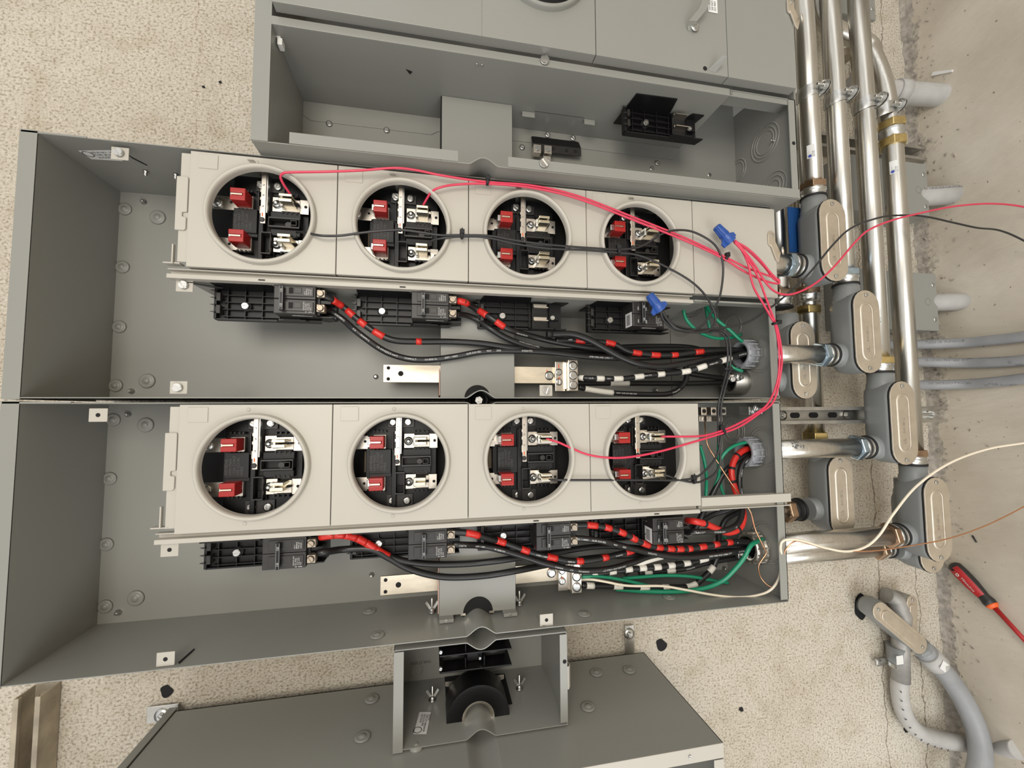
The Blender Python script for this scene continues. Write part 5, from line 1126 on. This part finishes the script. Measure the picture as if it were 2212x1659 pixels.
cable_run([(978, 1176, .778), (1000, 1177, .778), (1040, 1179, .80), (1090, 1190), (1130, 1202), (1180, 1218, .80), (1230, 1229), (1270, 1233), (1320, 1228, .81), (1370, 1214), (1410, 1200, .83), (1500, 1186, .85), (1640, 1176, .83)],
          'black printed cable from the lower screw of the second lower-box breaker', words=[('XLPE S', 1003, 1178, True), ('600V / 1000V', 1046, 1180, True), ('AA-8000 AL', 1090, 1190, True), ('XHHW-2', 1215, 1227, True), ('ICV', 1237, 1231, True), ('E102548 (UL)', 1270, 1234, True), ('CME WIRE AND CABLE CI™', 1350, 1222, True)])
bpy.data.objects['power_cable.014']
cable_run([(1242, 1135, .774), (1262, 1134, .774), (1290, 1136, .774), (1320, 1142), (1350, 1153, .778), (1378, 1168), (1402, 1178), (1435, 1184, .80), (1470, 1186), (1500, 1184), (1540, 1177, .805), (1580, 1171), (1620, 1171), (1660, 1172, .83)],
          'black cable with many small red bands from the third lower-box breaker', tapes=B_((1268, 1134, 1291, 1136), (1306, 1138, 1320, 1142), (1335, 1147, 1349, 1153), (1360, 1159, 1372, 1166), (1388, 1172, 1400, 1178), (1416, 1181, 1428, 1183), (1441, 1185, 1453, 1186), (1461, 1186, 1474, 1186), (1484, 1185, 1497, 1184), (1510, 1183, 1523, 1180), (1538, 1177, 1550, 1175), (1567, 1172, 1582, 1171)), words=[('A', 1590, 1171)])
cable_run([(1242, 1163, .778), (1262, 1164, .774), (1300, 1169, .774), (1350, 1181), (1400, 1193, .80), (1450, 1202), (1500, 1203), (1560, 1196, .81), (1610, 1187), (1660, 1178, .83)],
          'black cable printed 2024, from the lower screw of the third lower-box breaker', words=[('0V / 1000V', 1246, 1164), ('XLPE SUN RES', 1278, 1166), ('MAY', 1322, 1174), ('2024', 1342, 1179), ('015312 FTS', 1397, 1192), ('CME WIRE AND CABLE CI™', 1530, 1200), ('E102548', 1590, 1192)], wsize=.0046)
cable_run([(1484, 1124, .80), (1500, 1126, .774), (1525, 1132, .774), (1550, 1143), (1575, 1150), (1598, 1140), (1606, 1115, .80), (1600, 1090, .81), (1587, 1055), (1580, 1020), (1588, 990), (1608, 972), (1640, 966, .83), (1665, 968, .83)],
          'fully red-wrapped cable rising past the cover rail into the upper bushing', m=tred, tmat=gasket, tapes=B_((1521, 1131, 1523, 1131), (1590, 1145, 1592, 1143), (1598, 1088, 1597, 1085), (1583, 1042, 1583, 1040), (1581, 1012, 1582, 1009), (1592, 985, 1595, 982), (1618, 969, 1621, 968)), tw=1.03, tname='tape_edge', r=.0066)
cable_run([(1484, 1150, .80), (1500, 1149, .778), (1530, 1148), (1565, 1146, .778), (1592, 1133), (1603, 1108, .80), (1600, 1075, .81), (1597, 1035), (1603, 1005), (1620, 987, .82), (1645, 975, .83), (1665, 975, .83)],
          'black printed cable rising beside the red-wrapped one into the upper bushing', words=[('AND CABLE CI™', 1490, 1150), ('E102548 (UL)', 1542, 1149), ('ICV', 1582, 1140), ('COMPACT', 1597, 1075), ('A 8000 A', 1597, 1032), ('1000V / A009', 1606, 1002)])
cable_run([(1500, 1145, .85), (1525, 1095, .84), (1548, 1050, .835), (1565, 1020), (1600, 990, .83), (1640, 972, .83), (1665, 972, .83)], 'plain black cable slanting up behind the red-wrapped one')
cable_run([(1460, 1160, .86), (1500, 1135, .86), (1540, 1112, .86), (1580, 1098, .85), (1600, 1080, .85)], 'black cable under the cover rail behind the last lower-box breaker')
cable_run([(1540, 1200, .87), (1555, 1150, .86), (1570, 1120, .86), (1600, 1105, .86)], 'black cable bending behind the red-wrapped one, with a white band', tmat=twht, tapes=B_((1546, 1175, 1550, 1162)))
cable_run([(1256, 1240, .845), (1285, 1239, .84), (1320, 1235, .84), (1355, 1230), (1390, 1227), (1422, 1225, .835), (1452, 1221), (1485, 1216), (1520, 1208, .835), (1570, 1194), (1640, 1182, .835)],
          'black cable with ten short white bands from the lower-box lug', tmat=twht, tapes=B_((1276, 1239, 1290, 1239), (1315, 1235, 1328, 1234), (1350, 1231, 1363, 1229), (1382, 1228, 1395, 1227), (1410, 1226, 1425, 1225), (1444, 1223, 1457, 1220), (1474, 1218, 1491, 1215), (1510, 1211, 1527, 1206)), words=[('015264 FTS', 1478, 1221, False, -.8)])
cable_run([(1256, 1264, .845), (1275, 1265, .845), (1320, 1266), (1390, 1268), (1440, 1269), (1490, 1267), (1515, 1252), (1535, 1232), (1546, 1212), (1552, 1180, .85), (1552, 1150, .86)],
          'lowest black cable with wide white bands, curving up at its end', tmat=twht, tapes=B_((1264, 1264, 1284, 1265), (1325, 1266, 1345, 1267), (1383, 1268, 1400, 1268), (1429, 1269, 1446, 1269), (1482, 1268, 1503, 1261), (1531, 1236, 1541, 1221)), r=.0062)
cable_run([(1350, 1240, .855), (1370, 1222, .845), (1400, 1210, .84), (1430, 1202), (1470, 1196, .85)], 'short white-wrapped cable piece above the ten-banded cable', tmat=twht, tapes=B_((1362, 1228, 1372, 1220), (1374, 1219, 1430, 1203)), tw=1.08)
cable_run([(1380, 1238, .87), (1430, 1234, .865), (1480, 1228), (1530, 1215, .86), (1620, 1200, .86)], 'black cable behind the ten-banded one, with pale bands', tmat=twht, tapes=B_((1391, 1238, 1408, 1236), (1438, 1233, 1457, 1231)), words=[('015264 FTS', 1480, 1229)])
# --- green ground wires
def green(pts, lab, r=.0036, **k): return cable_run(pts, lab, r=r, m=wgrn, name='green_wire', cat='wire', group='green ground wires', n=12, **k)
green([(1476, 660, .82), (1480, 685, .82), (1495, 705), (1515, 720, .83), (1550, 731), (1590, 727, .84), (1600, 722, .85)], 'green wire curling under the black wires in the middle box')
green([(1524, 650, .84), (1530, 668, .835), (1548, 690, .82), (1575, 712), (1600, 735, .82), (1625, 748, .825), (1660, 760, .83)], 'green wire slanting from the cover rail into the middle-box bushing')
green([(1524, 655, .86), (1529, 690, .86), (1536, 720, .86)], 'dull green wire straight down behind the slanting one')
green([(1572, 783, .83), (1585, 795, .82), (1604, 802, .815)], 'short green wire with bare copper end by the corner clamp')
green([(1512, 962, .83), (1520, 990, .83), (1526, 1030), (1524, 1085, .84)], 'green wire hanging just right of the last lower cover')
green([(1655, 960, .83), (1630, 956, .825), (1600, 958, .82), (1572, 972, .82), (1553, 1000), (1552, 1030), (1535, 1070, .84), (1524, 1090, .85)], 'green wire arching out of the upper bushing in the lower box')
green([(1553, 940, .86), (1552, 1010, .86), (1560, 1060, .86), (1572, 1080, .86)], 'green wire behind the pair of black wires in the wiring bay')
green([(1662, 1158, .83), (1640, 1168, .81), (1622, 1178, .80), (1607, 1205, .80), (1585, 1232), (1560, 1255), (1520, 1271, .82), (1460, 1278, .83), (1390, 1277, .845), (1330, 1272, .85)], 'thick green wire sweeping from the bottom bushing to the lower left', r=.0046)
green([(1257, 1246, .84), (1290, 1245, .835), (1330, 1250), (1370, 1258, .84), (1420, 1270, .85)], 'green wire leaving the lower-box lug, thin, beside the cream wire', r=.0034)
g_, gp = green([(1345, 1250, .85), (1390, 1246, .85), (1440, 1243), (1490, 1245), (1530, 1252), (1573, 1259, .845)], 'green wire with a cut bare end in the lower box')
MB().lathe(gp.at(9)[0], gp.at(9)[1], [(.0026, 0), (.0026, .002)], 12).build('bare_end', cop, g_)
green([(1560, 1160, .87), (1595, 1180, .86), (1618, 1198, .85), (1628, 1212, .85)], 'short green wire under the clamp beside the bottom bushing')
# --- control wires
def wire(pts, lab, m, grp, r=.0021, name='control_wire', **k): return cable_run(pts, lab, r=r, m=m, name=name, cat='wire', group=grp, n=10, **k)
RG, BG = 'red control wires', 'black control wires'
wire([(633, 428, .765), (624, 415, .757), (612, 397, .745), (606, 383, .737), (612, 374, .732), (635, 372, .732), (700, 371), (780, 368), (850, 363, .73), (895, 367), (960, 380), (1050, 393, .735), (1150, 401), (1250, 424), (1380, 474), (1480, 514, .735), (1560, 552), (1610, 577, .73), (1650, 592), (1680, 603, .725), (1683, 608), (1672, 603), (1650, 575), (1620, 545, .725), (1588, 520, .722)],
     'long pink-red wire from the first upper opening to the blue wire nut', wred, RG, name='red_wire')
wire([(912, 448, .765), (920, 433, .757), (932, 415, .742), (950, 405, .735), (985, 399, .735), (1050, 397), (1150, 406), (1250, 430), (1380, 480), (1480, 520), (1560, 557), (1600, 582, .73), (1640, 602), (1672, 612), (1684, 610, .722), (1665, 590), (1640, 560), (1612, 535, .722), (1585, 521, .722)],
     'pink-red wire from the second upper opening to the blue wire nut', wred, RG, name='red_wire')
wire([(1587, 521, .722), (1602, 540, .718), (1616, 570), (1622, 600), (1630, 625), (1648, 655, .72), (1665, 685), (1675, 705, .725), (1683, 760), (1680, 820, .735), (1660, 870), (1630, 895, .74), (1595, 915), (1560, 930, .74), (1520, 941), (1480, 943, .738), (1440, 943, .745), (1428, 944, .757)],
     'pink-red wire from the blue nut down to the last lower opening', wred, RG, name='red_wire')
wire([(1586, 523, .722), (1606, 545, .716), (1625, 575), (1640, 605), (1655, 645, .72), (1668, 680), (1680, 712, .725), (1688, 760), (1687, 800, .735), (1672, 865), (1640, 893, .74), (1600, 920), (1563, 935), (1500, 954, .738), (1430, 974), (1370, 986), (1320, 989, .738), (1270, 982), (1230, 966), (1205, 955, .745), (1180, 948, .757)],
     'pink-red wire from the blue nut to the third lower opening', wred, RG, name='red_wire')
wire([(1588, 519, .722), (1612, 548, .715), (1635, 580), (1650, 605, .715), (1670, 627), (1692, 636, .72), (1720, 633), (1760, 613, .72), (1800, 578), (1850, 520, .72), (1880, 495), (1930, 475, .72), (1990, 460), (2060, 446), (2140, 440), (2212, 447, .72), (2300, 470, .70)],
     'pink-red wire leaving to the right over the conduits', wred, RG, name='red_wire')
wire([(641, 502, .765), (655, 501, .755), (672, 505, .742), (695, 509, .735), (735, 509, .738), (790, 502, .735), (860, 497), (910, 502), (950, 508), (998, 508, .735), (1060, 510), (1130, 522), (1210, 531), (1280, 536), (1336, 539, .735), (1380, 534), (1410, 518), (1435, 503), (1465, 497, .733), (1500, 502), (1540, 525), (1558, 555, .73), (1562, 590), (1555, 640), (1540, 670, .735), (1520, 700), (1495, 714), (1460, 710), (1442, 690), (1430, 668, .735)],
     'black control wire from the first upper opening, curling at the last cover', wblk, BG, name='black_wire')
wire([(915, 537, .765), (921, 528, .757), (935, 519, .745), (960, 514, .737), (1000, 511, .737), (1050, 513), (1120, 528), (1190, 537), (1260, 540), (1336, 546, .737), (1380, 552), (1430, 572), (1490, 606, .735), (1525, 640), (1545, 680, .733), (1540, 705), (1515, 718), (1470, 712), (1445, 695), (1430, 670, .735)],
     'black control wire from the second upper opening, arching to the lower nut', wblk, BG, name='black_wire')
wire([(1428, 668, .735), (1440, 690, .738), (1470, 706), (1510, 712, .742), (1560, 708), (1610, 698, .74), (1650, 675), (1700, 636, .735), (1750, 588), (1800, 528, .73), (1840, 492), (1900, 470, .73), (1950, 465), (2000, 468), (2060, 481, .73), (2110, 492), (2160, 498), (2212, 520, .72), (2300, 570, .70)],
     'black control wire leaving to the right over the conduits', wblk, BG, name='black_wire')
wire([(1427, 669, .735), (1437, 688, .74), (1465, 709), (1510, 714, .745), (1550, 712), (1572, 725, .745), (1578, 760), (1576, 800, .75), (1565, 845, .742), (1558, 880), (1557, 950, .745), (1548, 985), (1530, 1010), (1505, 1030, .74), (1470, 1037), (1400, 1037, .74), (1300, 1037), (1220, 1037, .742), (1190, 1036, .752), (1175, 1033, .758)],
     'black control wire from the lower nut to the third lower opening', wblk, BG, name='black_wire')
wire([(1426, 670, .735), (1434, 692, .742), (1462, 713), (1510, 718, .747), (1548, 716), (1566, 728, .747), (1572, 762), (1570, 800, .752), (1559, 845, .745), (1552, 880), (1552, 950, .747), (1556, 995), (1545, 1022), (1520, 1038, .742), (1500, 1042, .742), (1470, 1037), (1445, 1029, .748), (1425, 1023, .758)],
     'black control wire from the lower nut to the last lower opening', wblk, BG, name='black_wire')
wire([(1253, 1252, .85), (1280, 1252, .83), (1310, 1257, .825), (1345, 1264), (1380, 1266), (1430, 1266, .82), (1480, 1274), (1540, 1285), (1590, 1290), (1630, 1287, .79), (1662, 1276), (1682, 1250, .77), (1688, 1210), (1686, 1180, .755), (1692, 1168), (1712, 1165, .75), (1740, 1170, .75), (1785, 1184), (1830, 1191), (1870, 1181, .76), (1900, 1155), (1930, 1110, .75), (1980, 1050), (2050, 1001), (2130, 971, .75), (2212, 957, .74), (2300, 945, .73)],
     'cream white wire from the lower-box lug out over the right end', wwht, None, name='white_wire', r=.0025)
wire([(1522, 912, .83), (1524, 930, .80), (1528, 960, .79), (1542, 985), (1565, 1022, .785), (1597, 1070, .78), (1612, 1092, .775), (1622, 1108, .775), (1632, 1145, .77), (1650, 1182), (1655, 1195), (1645, 1210, .78), (1638, 1225), (1645, 1250, .79), (1665, 1268), (1678, 1262, .775), (1690, 1215, .765), (1697, 1188, .755), (1712, 1172, .75), (1730, 1170), (1790, 1186, .755), (1870, 1191), (1960, 1180, .76), (2050, 1163), (2130, 1135, .76), (2212, 1094, .76), (2300, 1040, .75)],
     'bare copper wire from the wiring bay past the end wall to the right', cop, None, name='copper_wire', r=.0014)
# --- zip ties
def ziptie(u, v, h, d, lab, r=.0052):
    r *= 1.15
    a = Vector(at(u, v, h)); d = Vector((*d, 0)).normalized(); t = thing('zip_tie', a, lab, 'zip tie', 'black zip ties on the control wires')
    MB().lathe(a-d*.0025, d, [(r, 0), (r*1.08, .0008), (r*1.08, .0042), (r, .005)], 18).build('band', gasket, t)
    s_ = d.cross(Vector((0, 0, 1))); c = a+s_*r*1.1; MB().box(c.x-.0042, c.x+.0042, c.y-.0042, c.y+.0042, h-.005, h+.003).tube([c, c+s_*.007+Vector((0, 0, -.003))], .0013, 6).build('tie_head', gasket, t, bev=.0006)
ziptie(1053, 393, .734, (1, .1), 'black zip tie on the two red wires, below the upper box hub notch')
ziptie(998, 509, .736, (1, .02), 'black zip tie on the black wires between second and third upper covers')
ziptie(1336, 542, .736, (1, 0), 'black zip tie on the black wires inside the fourth upper opening')
ziptie(1568, 557, .732, (1, .5), 'black zip tie on the red wires below the upper blue nut')
ziptie(1675, 698, .723, (.3, 1), 'black zip tie on the red wires at the middle box end', .0058)
ziptie(1561, 931, .742, (1, -.4), 'black zip tie where red and black wires cross in the wiring bay', .0062)
ziptie(1499, 1038, .741, (1, 0), 'black zip tie on the black wires at the last lower cover')
ziptie(1569, 797, .751, (.1, 1), 'black zip tie on the black wires below the middle-box bushing')
# --- wire nuts
def wirenut(u0, v0, u1, v1, h, lab):
    a, b = Vector(at(u0, v0, h)), Vector(at(u1, v1, h)); ax = (b-a).normalized(); ln = (b-a).length; t = thing('wire_nut', b, lab, 'wire nut', 'blue winged wire nuts')
    MB().lathe(a, ax, [(.0060, 0), (.0072, .001), (.0090, ln*.55), (.0102, ln*.66), (.0112, ln*.7), (.0120, ln)], 24).build('nut_shell', blue, t, bev=.0004)
    rb_ = MB(); u = ax.orthogonal().normalized(); w = ax.cross(u)
    for k in range(12):
        aa = 2*math.pi*k/12; n_ = u*math.cos(aa)+w*math.sin(aa); rb_.tube([a+n_*.0072+ax*.001, a+ax*ln*.58+n_*.0092], .0009, 6)
    rb_.build('grip_ribs', blue, t)
    s_ = ax.cross(Vector((0, 0, 1))).normalized()
    for sg in (1, -1):
        c = [a+ax*ln*.62+s_*sg*.009, a+ax*ln*.78+s_*sg*.0195, a+ax*ln*.98+s_*sg*.0190, a+ax*ln*1.0+s_*sg*.010]; k = Vector((0, 0, .002))
        MB().add([p-k for p in c]+[p+k for p in c], [(0, 1, 2, 3), (7, 6, 5, 4), (0, 4, 5, 1), (1, 5, 6, 2), (2, 6, 7, 3), (3, 7, 4, 0)]).build('wing', blue, t, bev=.0006)
wirenut(1547, 489, 1578, 523, .722, 'blue wire nut gathering the red wires on the blank end cover')
wirenut(1402, 636, 1427, 671, .733, 'blue wire nut gathering the black wires over the last middle-box breaker')
# ---- tidy helper properties
for o in bpy.data.objects:
    if '_o' in o: del o['_o']
